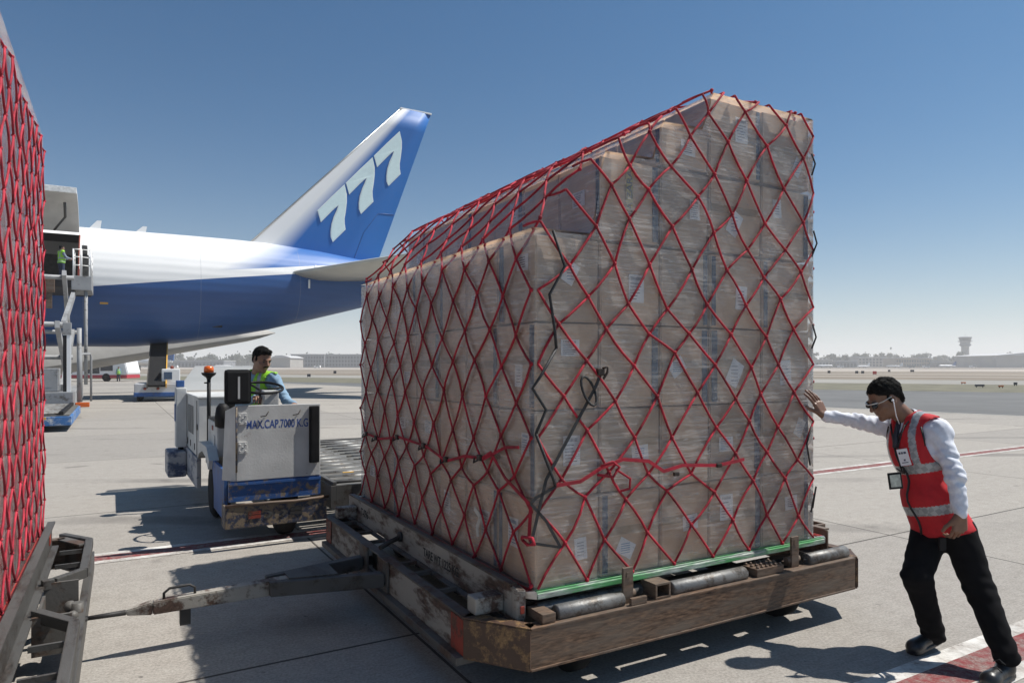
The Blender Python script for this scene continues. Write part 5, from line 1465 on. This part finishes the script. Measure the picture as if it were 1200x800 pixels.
def human(name, label, J, o):
    """J joints (world), o options"""
    root = empty(name, J['foot'], 0, label, 'person')
    hv = o.get('vox', .008); sc = o.get('hs', 1.0)
    N0, Pc = A3(J['neck']), (A3(J['hipL'])+A3(J['hipR']))/2
    U = nrm(N0-Pc); Lt = float(np.linalg.norm(N0-Pc))
    Rt = A3(J['shR'])-A3(J['shL']); Rt = nrm(Rt - U*(Rt@U)); Fw = nrm(np.cross(U, Rt))   # Rt = body's right
    hf = nrm(J['hf']); hu = nrm(np.array(J['hu'])-hf*(np.array(J['hu'])@hf)); hr = np.cross(hf, hu)
    HR = [hr, hf, hu]; H = A3(J['head'])
    hp = lambda x, y, z: H + (hr*x + hf*y + hu*z)*sc
    skin, hairm = o['skin'], o['hair']
    # head
    def head(p):
        q = ellip(p, hp(0,-.012,.030), HR, [a*sc for a in (.074,.094,.086)])
        q = smin(q, ellip(p, hp(0,.025,-.03), HR, [a*sc for a in (.060,.070,.080)]), .02)
        q = smin(q, ellip(p, hp(0,.035,-.075), HR, [a*sc for a in (.046,.050,.040)]), .02)
        q = smin(q, capsule(p, hp(-.032,.080,.026), hp(.032,.080,.026), .011*sc, .011*sc), .012)
        q = smin(q, capsule(p, hp(-.05,.055,-.02), hp(-.03,.075,-.035), .014*sc, .012*sc), .02)
        q = smin(q, capsule(p, hp(.05,.055,-.02), hp(.03,.075,-.035), .014*sc, .012*sc), .02)
        for s_ in (-1, 1): q = smax(q, -ellip(p, hp(.031*s_,.103,.008), HR, [a*sc for a in (.017,.016,.012)]), .008)
        q = smin(q, capsule(p, hp(0,.088,.016), hp(0,.108,-.018), .008*sc, .0125*sc), .008)
        for s_ in (-1, 1): q = smin(q, ellip(p, hp(.012*s_,.097,-.024), HR, [a*sc for a in (.009,.011,.008)]), .005)
        q = smin(q, capsule(p, hp(-.018,.088,-.050), hp(.018,.088,-.050), .0065*sc, .0065*sc), .005)
        q = smin(q, capsule(p, hp(-.015,.086,-.062), hp(.015,.086,-.062), .0075*sc, .0075*sc), .005)
        q = smax(q, -capsule(p, hp(-.022,.098,-.056), hp(.022,.098,-.056), .002, .002), .003)
        q = smin(q, ellip(p, hp(0,.078,-.094), HR, [a*sc for a in (.022,.02,.018)]), .015)
        for s_ in (-1, 1):
            e = ellip(p, hp(.076*s_,-.008,.0), [nrm(hr*s_*.9-hf*.35), nrm(hf*.9+hr*s_*.35), hu], [a*sc for a in (.009,.020,.033)])
            e = smax(e, -ellip(p, hp(.084*s_,.0,.004), HR, [a*sc for a in (.008,.011,.018)]), .004)
            q = smin(q, e, .006)
        q = smin(q, capsule(p, hp(0,-.02,-.06), N0 - U*.02, .052*sc, .060*sc), .03)
        return q
    lo, hi = bounds([hp(.1,.13,.13), hp(-.1,-.13,-.13), hp(-.1,.13,-.13), hp(.1,-.13,.13), N0, hp(0,0,.13), hp(0,.13,0)], .035)
    lo[2] = max(lo[2], (N0-U*.06)[2])
    hd = sdf_mesh('head', head, lo, hi, o.get('hvox', .0035), skin, root)
    tw = o.get('w', 1.0)
    mid = (A3(J['shL'])+A3(J['shR']))/2
    def torso(p, e=0.0):
        q = ellip(p, N0-U*.20+Fw*.012, [Rt,Fw,U], [.165*tw+e,.118*tw+e,.205+e])
        q = smin(q, ellip(p, N0-U*Lt*.72+Fw*.02*tw, [Rt,Fw,U], [.158*tw+e,.128*tw+e,.18+e]), .06)
        q = smin(q, ellip(p, Pc+U*.01, [Rt,Fw,U], [.170*tw+e,.128*tw+e,.12+e]), .06)
        q = smin(q, capsule(p, J['shL'], J['shR'], .062+e, .062+e), .05)
        q = smin(q, capsule(p, N0-U*.0, A3(J['shL'])+U*.02, .052+e, .05+e), .04)
        q = smin(q, capsule(p, N0-U*.0, A3(J['shR'])+U*.02, .052+e, .05+e), .04)
        return q
    def arms(p, e=0.0, upto=1.0):
        q = None
        for s_ in 'LR':
            S_, E_, W_ = A3(J['sh'+s_]), A3(J['el'+s_]), A3(J['wr'+s_])
            a = capsule(p, S_, E_, .056+e, .044+e); b = capsule(p, E_, E_+(W_-E_)*upto, .043+e, .031+e*.8)
            c = smin(a, b, .02); q = c if q is None else np.minimum(q, c)
        return q
    # body core under the clothes
    def core(p):
        q = smin(torso(p, -.03), arms(p, -.006), .03)
        for s_ in 'LR':
            q = smin(q, capsule(p, J['hip'+s_], J['kn'+s_], .07, .05), .04)
            q = smin(q, capsule(p, J['kn'+s_], J['an'+s_], .048, .034), .03)
        return q
    allp = [J[k] for k in J if k[:2] in ('sh','el','wr','hi','kn','an','ne') and k != 'head']
    lo, hi = bounds(allp, .14)
    body = sdf_mesh('body', core, lo, hi, hv*1.9, skin, root)
    hands = []
    if o.get('hands', True):
        for s_ in 'LR':
            W_ = A3(J['wr'+s_]); f, pts = hand_sdf(W_, J['hF'+s_], J['hN'+s_], J['hT'+s_], *o.get('curl'+s_, ((.25,.35,.3),)), sc=o.get('handsc', 1.0))
            E_ = A3(J['el'+s_]); bk = W_ + (E_-W_)*.25
            ff = (lambda f, W_, bk: lambda p: smin(f(p), capsule(p, bk, W_, .030, .024), .015))(f, W_, bk)
            lo, hi = bounds(pts+[bk], .04)
            hands.append(sdf_mesh('hand', ff, lo, hi, o.get('handvox', .003), skin, root))
    join_into(body, [hd]+hands)
    # hair
    def hair(p):
        q = ellip(p, hp(0,-.016,.036), HR, [a*sc for a in (.080,.103,.091)]) + .0020*wob(p, 95) + .0012*wob(p, 170)
        loc = [(p[0]-H[0])*HR[k][0]+(p[1]-H[1])*HR[k][1]+(p[2]-H[2])*HR[k][2] for k in range(3)]
        cut = (.026*sc+.78*loc[1]-loc[2])/1.27
        cut = cut + .004*np.sin(loc[0]*140)
        q = smax(q, cut, .004)
        sb = ellip(p, hp(.071,.008,.012), HR, [.009*sc,.012*sc,.026*sc]); sb2 = ellip(p, hp(-.071,.008,.012), HR, [.009*sc,.012*sc,.026*sc])
        q = smin(smin(q, sb, .006), sb2, .006)
        q = smin(q, ellip(p, hp(0,-.072,-.02), HR, [.056*sc,.028*sc,.055*sc]), .015)
        if o.get('quiff'): q = smin(q, ellip(p, hp(0,.055,.105), HR, [.05,.035,.022]), .02)
        return q
    lo, hi = bounds([hp(.11,.13,.14), hp(-.11,-.14,-.12), hp(-.11,.13,.14), hp(.11,-.14,-.1), hp(0,-.13,.14)], .01)
    ho = sdf_mesh('hair', hair, lo, hi, o.get('hvox', .0035), hairm, root)
    if o.get('hands', True) and hv < .015:       # short tufts that break up the smooth shell
        rs_ = random.Random(5); k = MB(); n_t = 0; vs_ = ho.data.vertices; RL = Vector(root.location)
        while n_t < 1500:
            vv = vs_[rs_.randrange(len(vs_))]; n_t += 1
            pz = np.array(vv.co + RL) - H; lz = [float(pz@HR[i]) for i in range(3)]; nv = A3(vv.normal)
            flow = -hf*.75*(1 if lz[2] > .02 else .3) - hu*(.25 if lz[2] > .05 else .9) + hr*rs_.uniform(-.45,.45) + hu*rs_.uniform(-.2,.2)
            if lz[1] > .05: flow = flow + hf*rs_.uniform(0,.9)
            flow = nrm(flow - nv*(flow@nv)); a_ = A3(vv.co + RL) - nv*.001; L_ = rs_.uniform(.010,.022)*sc
            k.tube([Vector(a_), Vector(a_+flow*L_*.5+nv*.0028), Vector(a_+flow*L_+nv*rs_.uniform(.0005,.004))], .0014, 3, False, r2=.0005)
        tq = k.build('tufts', hairm); tq.data.transform(Matrix.Translation(-RL)); join_into(ho, [tq])
    if o.get('moustache'):
        k = MB(); k.tube([Vector(hp(-.028,.083,-.050)), Vector(hp(-.014,.094,-.040)), Vector(hp(0,.100,-.037)), Vector(hp(.014,.094,-.040)), Vector(hp(.028,.083,-.050))], .0075*sc, 8)
        q = k.build('moustache', hairm); q.data.transform(Matrix.Translation(-root.location)); q.parent = root
    for s_ in (-1, 1):
        k = MB(); k.ball(Vector(hp(.031*s_,.078,.008)), .0125*sc, 12, 8); q = k.build('eye', MT['eye']); q.data.transform(Matrix.Translation(-root.location)); q.parent = root
        k = MB(); k.tube([Vector(hp(.018*s_,.094,.026)), Vector(hp(.034*s_,.092,.031)), Vector(hp(.048*s_,.080,.026))], .0035*sc, 6); q = k.build('eyebrow', hairm); q.data.transform(Matrix.Translation(-root.location)); q.parent = root
    # shirt
    def shirt(p):
        q = smin(torso(p, .006), arms(p, .005, .95), .03)
        w_ = .0045*wob(p, 34) + .0035*wob(p, 62, 2.) 
        for s_ in 'LR':
            E_ = A3(J['el'+s_]); d = np.sqrt(sum((p[i]-E_[i])**2 for i in range(3)))
            S_, W_ = A3(J['sh'+s_]), A3(J['wr'+s_]); ax_ = nrm(W_-S_)
            al = sum((p[i]-E_[i])*ax_[i] for i in range(3))
            w_ = w_ + .0042*np.exp(-(d/.15)**2)*np.sin(al*120 + 1.6*np.sin(p[0]*40+p[1]*31))
        q = q + w_
        q = smax(q, -capsule(p, N0-U*.0, hp(0,0,-.02), .058*sc, .06), .004) if True else q
        al = sum((p[i]-N0[i])*U[i] for i in range(3))
        tq = torso(p, .02)
        q = smax(q, np.minimum(-(al + Lt*.93), .03-tq), .004)
        return q
    lo, hi = bounds([J[k] for k in ('shL','shR','elL','elR','wrL','wrR','hipL','hipR','neck')], .16)
    sh = sdf_mesh('shirt', shirt, lo, hi, hv*.9, o['shirt'], root)
    # collar
    for s_ in (-1, 1):
        k = MB(); c = N0 + U*.03
        a = c - Fw*.055 + U*.028; b = c + Rt*s_*.062 + U*.018 + Fw*.0; d = c + Fw*.066 + Rt*s_*.02 - U*.018; e = d - U*.055 + Rt*s_*.045 + Fw*.022
        in_ = [a, b, d]; ou = [a - U*.035 - Fw*.012, b - U*.04 + Rt*s_*.018, e]
        vi = [k.v(Vector(x)) for x in in_]; vo = [k.v(Vector(x)) for x in ou]
        for i in range(2): k.face([vi[i], vi[i+1], vo[i+1], vo[i]], True)
        q = k.build('collar', o['shirt']); q.data.transform(Matrix.Translation(-root.location)); q.parent = root
        mo_ = q.modifiers.new('thick', 'SOLIDIFY'); mo_.thickness = .004
    # trousers
    lr = o.get('leg', 1.0)
    def trous(p):
        q = ellip(p, Pc+U*.02, [Rt,Fw,U], [.172*tw,.130*tw,.13])
        for s_ in 'LR':
            a = capsule(p, J['hip'+s_], J['kn'+s_], .098*lr, .076*lr); b = capsule(p, J['kn'+s_], J['an'+s_], .074*lr, .062*lr)
            q = smin(q, smin(a, b, .03), .035)
        w_ = .004*wob(p, 18, 1.) + .002*wob(p, 50)
        for s_ in 'LR':
            for (kk, amp) in (('kn', .0045), ('an', .0055)):
                K_ = A3(J[kk+s_]); d = np.sqrt(sum((p[i]-K_[i])**2 for i in range(3)))
                w_ = w_ + amp*np.exp(-(d/.13)**2)*np.sin((p[2]-K_[2])*95 + 1.8*np.sin(p[0]*22+p[1]*17))
        return q + w_
    lo, hi = bounds([J[k] for k in ('hipL','hipR','knL','knR','anL','anR')]+[Pc+U*.12], .17)
    lo[2] = min(A3(J['anL'])[2], A3(J['anR'])[2]) - .06
    sdf_mesh('trousers', trous, lo, hi, hv*1.1, o['trousers'], root)
    # shoes
    for s_ in 'LR':
        A_ = A3(J['an'+s_]); T_ = A3(J['toe'+s_]); Hh = A3(J['heel'+s_]); d = nrm(T_-Hh); up = nrm(J.get('su'+s_, (0,0,1)))
        up = nrm(up - d*(up@d)); sd = np.cross(d, up)
        def shoe(p, A_=A_, T_=T_, Hh=Hh, d=d, up=up, sd=sd):
            q = capsule(p, Hh+d*.035+up*.042, T_-d*.045+up*.038, .037, .040)
            q = smin(q, ellip(p, T_-d*.05+up*.034, [d,sd,up], [.055,.046,.033]), .02)
            q = smin(q, capsule(p, A_-up*.0, Hh+d*.055+up*.055, .044, .042), .03)
            fl = -sum((p[i]-(Hh[i]+up[i]*.012))*up[i] for i in range(3))
            q = smax(q, fl, .004)
            so_ = smax(capsule(p, Hh+d*.04+up*.01, T_-d*.045+up*.01, .043, .048), np.abs(sum((p[i]-(Hh[i]+up[i]*.012))*up[i] for i in range(3)))-.012, .004)
            return smin(q, so_, .003)
        lo, hi = bounds([A_, T_, Hh, A_+up*.03], .07)
        sdf_mesh('shoe', shoe, lo, hi, hv*.7, o['shoe'], root)
        if o.get('laces'):
            k = MB()
            for i in range(4):
                c = A_*(.8-.16*i)+T_*(.2+.16*i)+up*(.035-.012*i); k.tube([Vector(c-sd*.03), Vector(c+up*.02), Vector(c+sd*.03)], .003, 5)
            q = k.build('shoe_lace', o['lace']); q.data.transform(Matrix.Translation(-root.location)); q.parent = root
    # vest
    if o.get('vest'):
        vm = o['vest']; hem = o.get('hem', 1.04)
        def vest(p):
            q = torso(p, .020) + .004*wob(p, 22, .7) + .0015*wob(p, 60)
            for s_ in 'LR':
                S_, E_ = A3(J['sh'+s_]), A3(J['el'+s_]); out = Rt*(1 if s_ == 'R' else -1)
                q = smax(q, -capsule(p, S_-out*.004-U*.008, S_+(E_-S_)*.9+out*.06, o.get('arm_r', .102), .085), .006)
            al = sum((p[i]-N0[i])*U[i] for i in range(3))
            q = smax(q, -(al + Lt*hem), .004)
            q = smax(q, -capsule(p, N0+U*.02-Fw*.03, hp(0,0,-.02), .070, .08), .006)
            q = smax(q, -capsule(p, N0+Fw*.07+U*.06, N0-U*.16+Fw*.17, .055, .012), .006)
            return q
        b1, b2 = o.get('bands', ((.33,.44),(.74,.85)))
        def vm_f(c):
            al = -sum((c[i]-N0[i])*U[i] for i in range(3))/Lt; la = sum((c[i]-N0[i])*Rt[i] for i in range(3))
            m = ((al > b1[0]) & (al < b1[1])) | ((al > b2[0]) & (al < b2[1])) | ((np.abs(la) > .082) & (np.abs(la) < .120) & (al < b1[0]) )
            return m
        lo, hi = bounds([J[k] for k in ('shL','shR','hipL','hipR','neck')], .2)
        sdf_mesh('vest', vest, lo, hi, hv*.75, [vm, MT['reflective']], root, vm_f)
        root_v = vest
    else: root_v = shirt
    return root, dict(vest=root_v, U=U, Fw=Fw, Rt=Rt, N0=N0, Pc=Pc, Lt=Lt, hp=hp, H=H)

def skin_mat(name, c):
    m, nt, b = newmat(name); f = noise(nt, mapped(nt), 30, 4)
    nt.links.new(ramp(nt, f, [(.3, tuple(x*.85 for x in c)), (.7, tuple(x*1.1 for x in c))]), b.inputs['Base Color'])
    b.inputs['Roughness'].default_value = .5; b.inputs['Subsurface Weight'].default_value = .08; b.inputs['Subsurface Scale'].default_value = .01
    return m
sk1 = skin_mat('skin_brown', (.20,.105,.065)); sk2 = skin_mat('skin_tan', (.26,.14,.09))
hr1 = mat('black_hair', (.007,.0065,.006), .8, 0, .4, 90, (1,1,.3), .5, 200, .15)
MT['eye'] = mat('eye_dark', (.07,.06,.055), .2, 0, .02)
def refl():
    m, nt, b = newmat('reflective_tape'); tc = nt.nodes.new('ShaderNodeTexCoord')
    mp = nt.nodes.new('ShaderNodeMapping'); mp.inputs['Rotation'].default_value = (0, rad(45), rad(30)); nt.links.new(tc.outputs['Object'], mp.inputs[0])
    br = nt.nodes.new('ShaderNodeTexChecker'); br.inputs['Scale'].default_value = 34; nt.links.new(mp.outputs[0], br.inputs[0])
    c = mixc(nt, br.outputs['Fac'], (.27,.29,.30), (.40,.42,.43)); nt.links.new(c, b.inputs['Base Color'])
    b.inputs['Roughness'].default_value = .35; b.inputs['Metallic'].default_value = .15; return m
MT['reflective'] = refl()
cloth = lambda n, c, r=.85: mat(n, c, r, 0, .12, 30, (1,1,1), .15, 300)
shirt_w = cloth('white_shirt', (.70,.72,.78)); shirt_b = cloth('pale_blue_shirt', (.20,.31,.42)); trous_k = mat('black_trousers', (.007,.007,.008), 1.0, 0, .2, 20, spec=.12)
vest_r = cloth('red_vest', (.50,.012,.02), .8); vest_g = cloth('lime_vest', (.28,.62,.03), .6); shoe_k = mat('black_leather', (.015,.015,.016), .32, 0, .3, 40, bmp=.2)
lace_k = mat('lace', (.02,.02,.02), .8)

def pusher():
    ft = G(1088, 764)
    J = dict(foot=Vector((ft.x, ft.y, 0)), head=P(1037,467,4.22), hf=(-.84,-.02,-.54), hu=(-.54,-.02,.84), neck=P(1066,492,4.22),
        shL=P(1100,507,4.06), shR=P(1052,503,4.37), elL=P(1119,556,3.93), elR=P(1008,494,4.50), wrL=P(1126,602,3.87), wrR=P(966,487,4.54),
        hipL=P(1123,624,4.05), hipR=P(1090,622,4.20), knL=P(1149,692,3.93), anL=P(1180,768,3.74), knR=P(1074,674,3.98), anR=P(1094,742,4.12),
        hFL=(-.05,.02,-1), hNL=(-.1,1,.0), hTL=(-1,-.2,0), hFR=(-.42,.10,.90), hNR=(-.5,.85,-.1), hTR=(-.8,-.5,0))
    aL, aR = J['anL'], J['anR']
    J['heelL'] = Vector((aL.x+.04, aL.y+.03, .012)); J['toeL'] = Vector((aL.x-.19, aL.y-.11, 0.0))
    J['heelR'] = Vector((aR.x+.055, aR.y+.04, .045)); J['toeR'] = Vector((aR.x-.18, aR.y-.07, 0.0))
    r, K = human('person', 'man in white shirt, red reflective vest and black trousers pushing the big load', J,
        dict(skin=sk1, hair=hr1, shirt=shirt_w, trousers=trous_k, shoe=shoe_k, lace=lace_k, laces=True, vest=vest_r, vox=.0075, w=1.0, hem=1.0, leg=1.03,
             curlL=((.5,.75,.5),), curlR=((.12,.18,.12),), bands=((.37,.45),(.73,.81)), handsc=1.05))
    hp = K['hp']; f = K['vest']; U, Fw, Rt, N0, Lt = K['U'], K['Fw'], K['Rt'], K['N0'], K['Lt']
    def add(k, nm, m):
        q = k.build(nm, m); q.data.transform(Matrix.Translation(-r.location)); q.parent = r; return q
    hpv = lambda *a: Vector(hp(*a))
    k = MB()   # sunglasses: pale frame arms, dark lenses
    for s_ in (-1, 1): k.tube([hpv(.060*s_,.078,.018), hpv(.076*s_,.05,.018), hpv(.080*s_,-.005,.018)], .0032, 6)
    k.tube([hpv(-.062,.080,.024), hpv(-.03,.104,.026), hpv(0,.108,.022), hpv(.03,.104,.026), hpv(.062,.080,.024)], .004, 6)
    g_ = add(k, 'sunglasses', mat('pale_frame', (.62,.60,.55), .3))
    for s_ in (-1, 1):
        k = MB(); k.ball(hpv(.034*s_,.094,.006), .021, 12, 8, (.9,.55,.75)); q = k.build('lens', mat('dark_lens', (.01,.01,.012), .08)); q.data.transform(Matrix.Translation(-r.location)); q.parent = g_
    k = MB(); k.ball(hpv(-.084,.004,-.004), .008, 8, 6); k.tube([hpv(-.088,.004,-.008), hpv(-.084,.016,-.045), hpv(-.07,.03,-.10), hpv(-.05,.03,-.16)], .0028, 6); add(k, 'earphone', MT['paper'])
    # piping round the armhole and down the front
    def line(pts, off): return [proj(p, f, off) for p in pts]
    k = MB(); fr = [N0 - U*(.10+.56*Lt*1.55*t/1.0) + Fw*.2 + Rt*.0 for t in [i/14 for i in range(15)]]
    fr = [N0 + Fw*.16 - U*(.10 + (Lt-.12)*i/14) + Rt*(.012*math.sin(i*.9)) for i in range(15)]
    k.tube(line(fr, .004), .0065, 6); add(k, 'zip_edge', MT['rope_black'])
    for s_ in 'LR':
        S_, E_ = A3(J['sh'+s_]), A3(J['el'+s_]); out = Rt*(1 if s_ == 'R' else -1)
        a = S_-out*.004-U*.008; ax_ = nrm((S_+(E_-S_)*.9+out*.06)-a); x = nrm(np.cross(ax_, Fw)); y = np.cross(ax_, x)
        pts = []
        for i in range(25):
            t = i*2*math.pi/24; best = None
            for dd in np.linspace(-.10, .10, 21):
                p = a + ax_*dd + (x*math.cos(t)+y*math.sin(t))*.105
                v = abs(float(f(tuple(np.array([c]) for c in p))[0]))
                if best is None or v < best[0]: best = (v, p)
            pts.append(Vector(best[1]) if best[0] < .006 else None)
        ok = [i for i in range(24) if pts[i] is None]; st = ok[0] if ok else 0
        run = []
        for i in range(st, st+26):
            q = pts[i % 24]
            if q is None or i == st+25:
                if len(run) > 3: k = MB(); k.tube(run, .0055, 6); add(k, 'armhole_piping', MT['rope_black'])
                run = []
            else: run.append(q)
    for sd in (-1, 1):
        k = MB(); pts = [N0 + U*.02 - Fw*.075 + Rt*sd*.01, N0 + U*.03 + Rt*sd*.075 - Fw*.02, N0 + Rt*sd*.065 + Fw*.07 - U*.01, N0 + Rt*sd*.03 + Fw*.13 - U*.07, N0 + Fw*.15 - U*.12]
        k.tube([proj(p, f, .003, 3) for p in pts], .0055, 6); add(k, 'neck_piping', MT['rope_black'])
    # tie
    k = MB(); tp = [N0 + Fw*.075 + U*.01, N0 + Fw*.10 - U*.03, N0+Fw*.13-U*.08, N0+Fw*.15-U*.14]
    k.tube([Vector(p) for p in tp], .014, 8, r2=.020); add(k, 'tie', mat('dark_tie', (.02,.022,.035), .6))
    # lanyard and badge hanging free in front of the belly
    bc = P(1049, 563, 3.96)
    k = MB(); a = proj(N0 + Rt*-.06 + Fw*.09 - U*.02, f, .008); a2 = proj(N0 + Rt*.05 + Fw*.1 - U*.02, f, .008); b_ = proj(N0 + Fw*.17 - U*.30, f, .010)
    top = bc + Vector((.01,0,.07))
    k.tube([a, proj(N0+Fw*.15-U*.14+Rt*-.02, f, .01), b_, top], .0045, 6); k.tube([a2, proj(N0+Fw*.15-U*.14+Rt*.01, f, .01), b_+Vector((-.01,0,0)), top], .0045, 6)
    add(k, 'lanyard', MT['rope_black'])
    k = MB(); M = Matrix.Translation(bc) @ Matrix.Rotation(rad(-8), 4, 'Y') @ Matrix.Rotation(rad(-12), 4, 'Z')
    k.box((-.037,-.005,-.048),(.037,.005,.048), .004, M); bd = add(k, 'badge_holder', MT['black'])
    k = MB(); k.box((-.027,-.0075,-.035),(.027,-.0055,.036), 0, M); q = k.build('badge_card', mat('card', (.45,.48,.42), .4, 0, .35, 40)); q.data.transform(Matrix.Translation(-r.location)); q.parent = bd
    # name patch
    pc = proj(N0 + Fw*.2 - U*(Lt*.29) - Rt*.055, f, .004); 
    n_ = Vector(Fw*.9 - Rt*.45).normalized(); xx = Vector(-Rt*.9 - Fw*.45).normalized(); uu = Vector(U)
    k = MB(); k.hexa([pc+xx*a+uu*b+n_*c for c in (0,.004) for (a, b) in ((-.030,-.05),(.030,-.05),(.030,.05),(-.030,.05))]); pt = add(k, 'name_patch', MT['paper'])
    k = MB()
    for (a0, a1, b0, b1) in ((-.022,-.012,.02,.032),(-.008,.002,.02,.032),(.006,.020,.02,.032),(-.004,.006,-.022,-.012),(-.018,.018,-.034,-.030)):
        k.hexa([pc+xx*a+uu*b+n_*c for c in (.0045,.006) for (a, b) in ((a0,b0),(a1,b0),(a1,b1),(a0,b1))])
    q = k.build('patch_print', MT['ink']); q.data.transform(Matrix.Translation(-r.location)); q.parent = pt
    k = MB(); c = A3(J['hipL'])*.55+A3(J['hipR'])*.45 + V(-.10,-.13,-.03); k.box(Vector(c)-Vector((.02,.01,.045)), Vector(c)+Vector((.02,.012,.03)), .006); add(k, 'belt_pouch', MT['black'])
pusher()

def driver():
    J = dict(foot=Vector((-2.78,7.4,.6)), head=P(307,421,7.42), hf=(.72,-.50,-.38), hu=(.25,-.15,.95), neck=P(301,440,7.50),
        shL=P(322,446,7.42), shR=P(284,446,7.55), elL=P(336,470,7.30), elR=P(282,474,7.36), wrL=P(345,474,7.06), wrR=P(300,466,7.05),
        hipL=P(312,489,7.50), hipR=P(294,489,7.58), knL=P(316,494,7.08), knR=P(294,494,7.10), anL=P(314,528,7.0), anR=P(294,528,7.02),
        hFL=(.5,-.8,-.2), hNL=(0,-.1,-1), hTL=(-.8,-.5,0), hFR=(.4,-.8,.1), hNR=(0,-.2,-1), hTR=(.8,.4,0))
    for s_ in 'LR':
        a = J['an'+s_]; J['heel'+s_] = Vector((a.x, a.y+.06, a.z-.08)); J['toe'+s_] = Vector((a.x+.02, a.y-.18, a.z-.085))
    human('person', 'moustached driver in blue shirt and lime vest sitting at the transporter wheel', J,
        dict(skin=sk2, hair=hr1, shirt=shirt_b, trousers=cloth('navy_trousers', (.02,.025,.045)), shoe=shoe_k, vest=vest_g, vox=.011, hvox=.0045, hs=1.10, w=1.05, moustache=True, quiff=True,
             curlL=((.3,.4,.3),), curlR=((.6,.8,.6),), bands=((.50,.60),(.85,.95)), hem=.95, handvox=.004))
driver()

def standing(base, yaw, Hh, arms='down'):
    k = Hh/1.75; c, s = math.cos(yaw), math.sin(yaw)
    def L(x, y, z): return Vector(base) + Vector((x*c - y*s, x*s + y*c, z))*1.0*k     # y forward, -x left
    J = dict(foot=Vector(base), head=L(0,.03,1.63), hf=(-s, c, -.15), hu=(0,0,1), neck=L(0,0,1.47), shL=L(-.17,0,1.42), shR=L(.17,0,1.42),
        hipL=L(-.09,0,.90), hipR=L(.09,0,.90), knL=L(-.10,.03,.50), knR=L(.12,.02,.50), anL=L(-.11,0,.10), anR=L(.14,-.03,.10))
    if arms == 'down': J.update(elL=L(-.24,-.02,1.13), elR=L(.24,-.02,1.13), wrL=L(-.25,.08,.88), wrR=L(.25,.08,.88))
    else: J.update(elL=L(-.22,.12,1.18), elR=L(.22,.12,1.18), wrL=L(-.14,.36,1.14), wrR=L(.14,.36,1.14))
    for s_ in 'LR':
        w_ = (J['wr'+s_]-J['el'+s_]).normalized(); J['hF'+s_] = tuple(w_); J['hN'+s_] = (c*(1 if s_ == 'L' else -1), s*(1 if s_ == 'L' else -1), -.2); J['hT'+s_] = (-s, c, .1)
        a = J['an'+s_]; f_ = Vector((-s, c, 0)); J['heel'+s_] = Vector((a.x, a.y, base[2])) - f_*.06; J['toe'+s_] = Vector((a.x, a.y, base[2])) + f_*.20
    return J
J = standing((-20.25, 30.9, 5.475), rad(-35), 1.62, 'fwd')
human('person', 'worker in lime vest and dark trousers standing on the raised loader platform', J,
      dict(skin=sk2, hair=hr1, shirt=cloth('grey_blue_shirt', (.20,.24,.32)), trousers=cloth('dark_blue_trousers', (.02,.03,.07)), shoe=mat('tan_boot', (.42,.25,.06), .6), vest=vest_g, vox=.018, hvox=.012, handvox=.007, arm_r=.065, bands=((.55,.64),(.83,.9)), hem=1.0))
q = G(139, 447); J = standing((q.x, q.y, 0), rad(200), 1.6)
human('person', 'tiny far off worker in lime vest standing in front of the apron bus', J,
      dict(skin=sk2, hair=hr1, shirt=shirt_b, trousers=cloth('grey_trousers', (.05,.05,.07)), shoe=shoe_k, vest=vest_g, vox=.03, hvox=.02, hands=False))
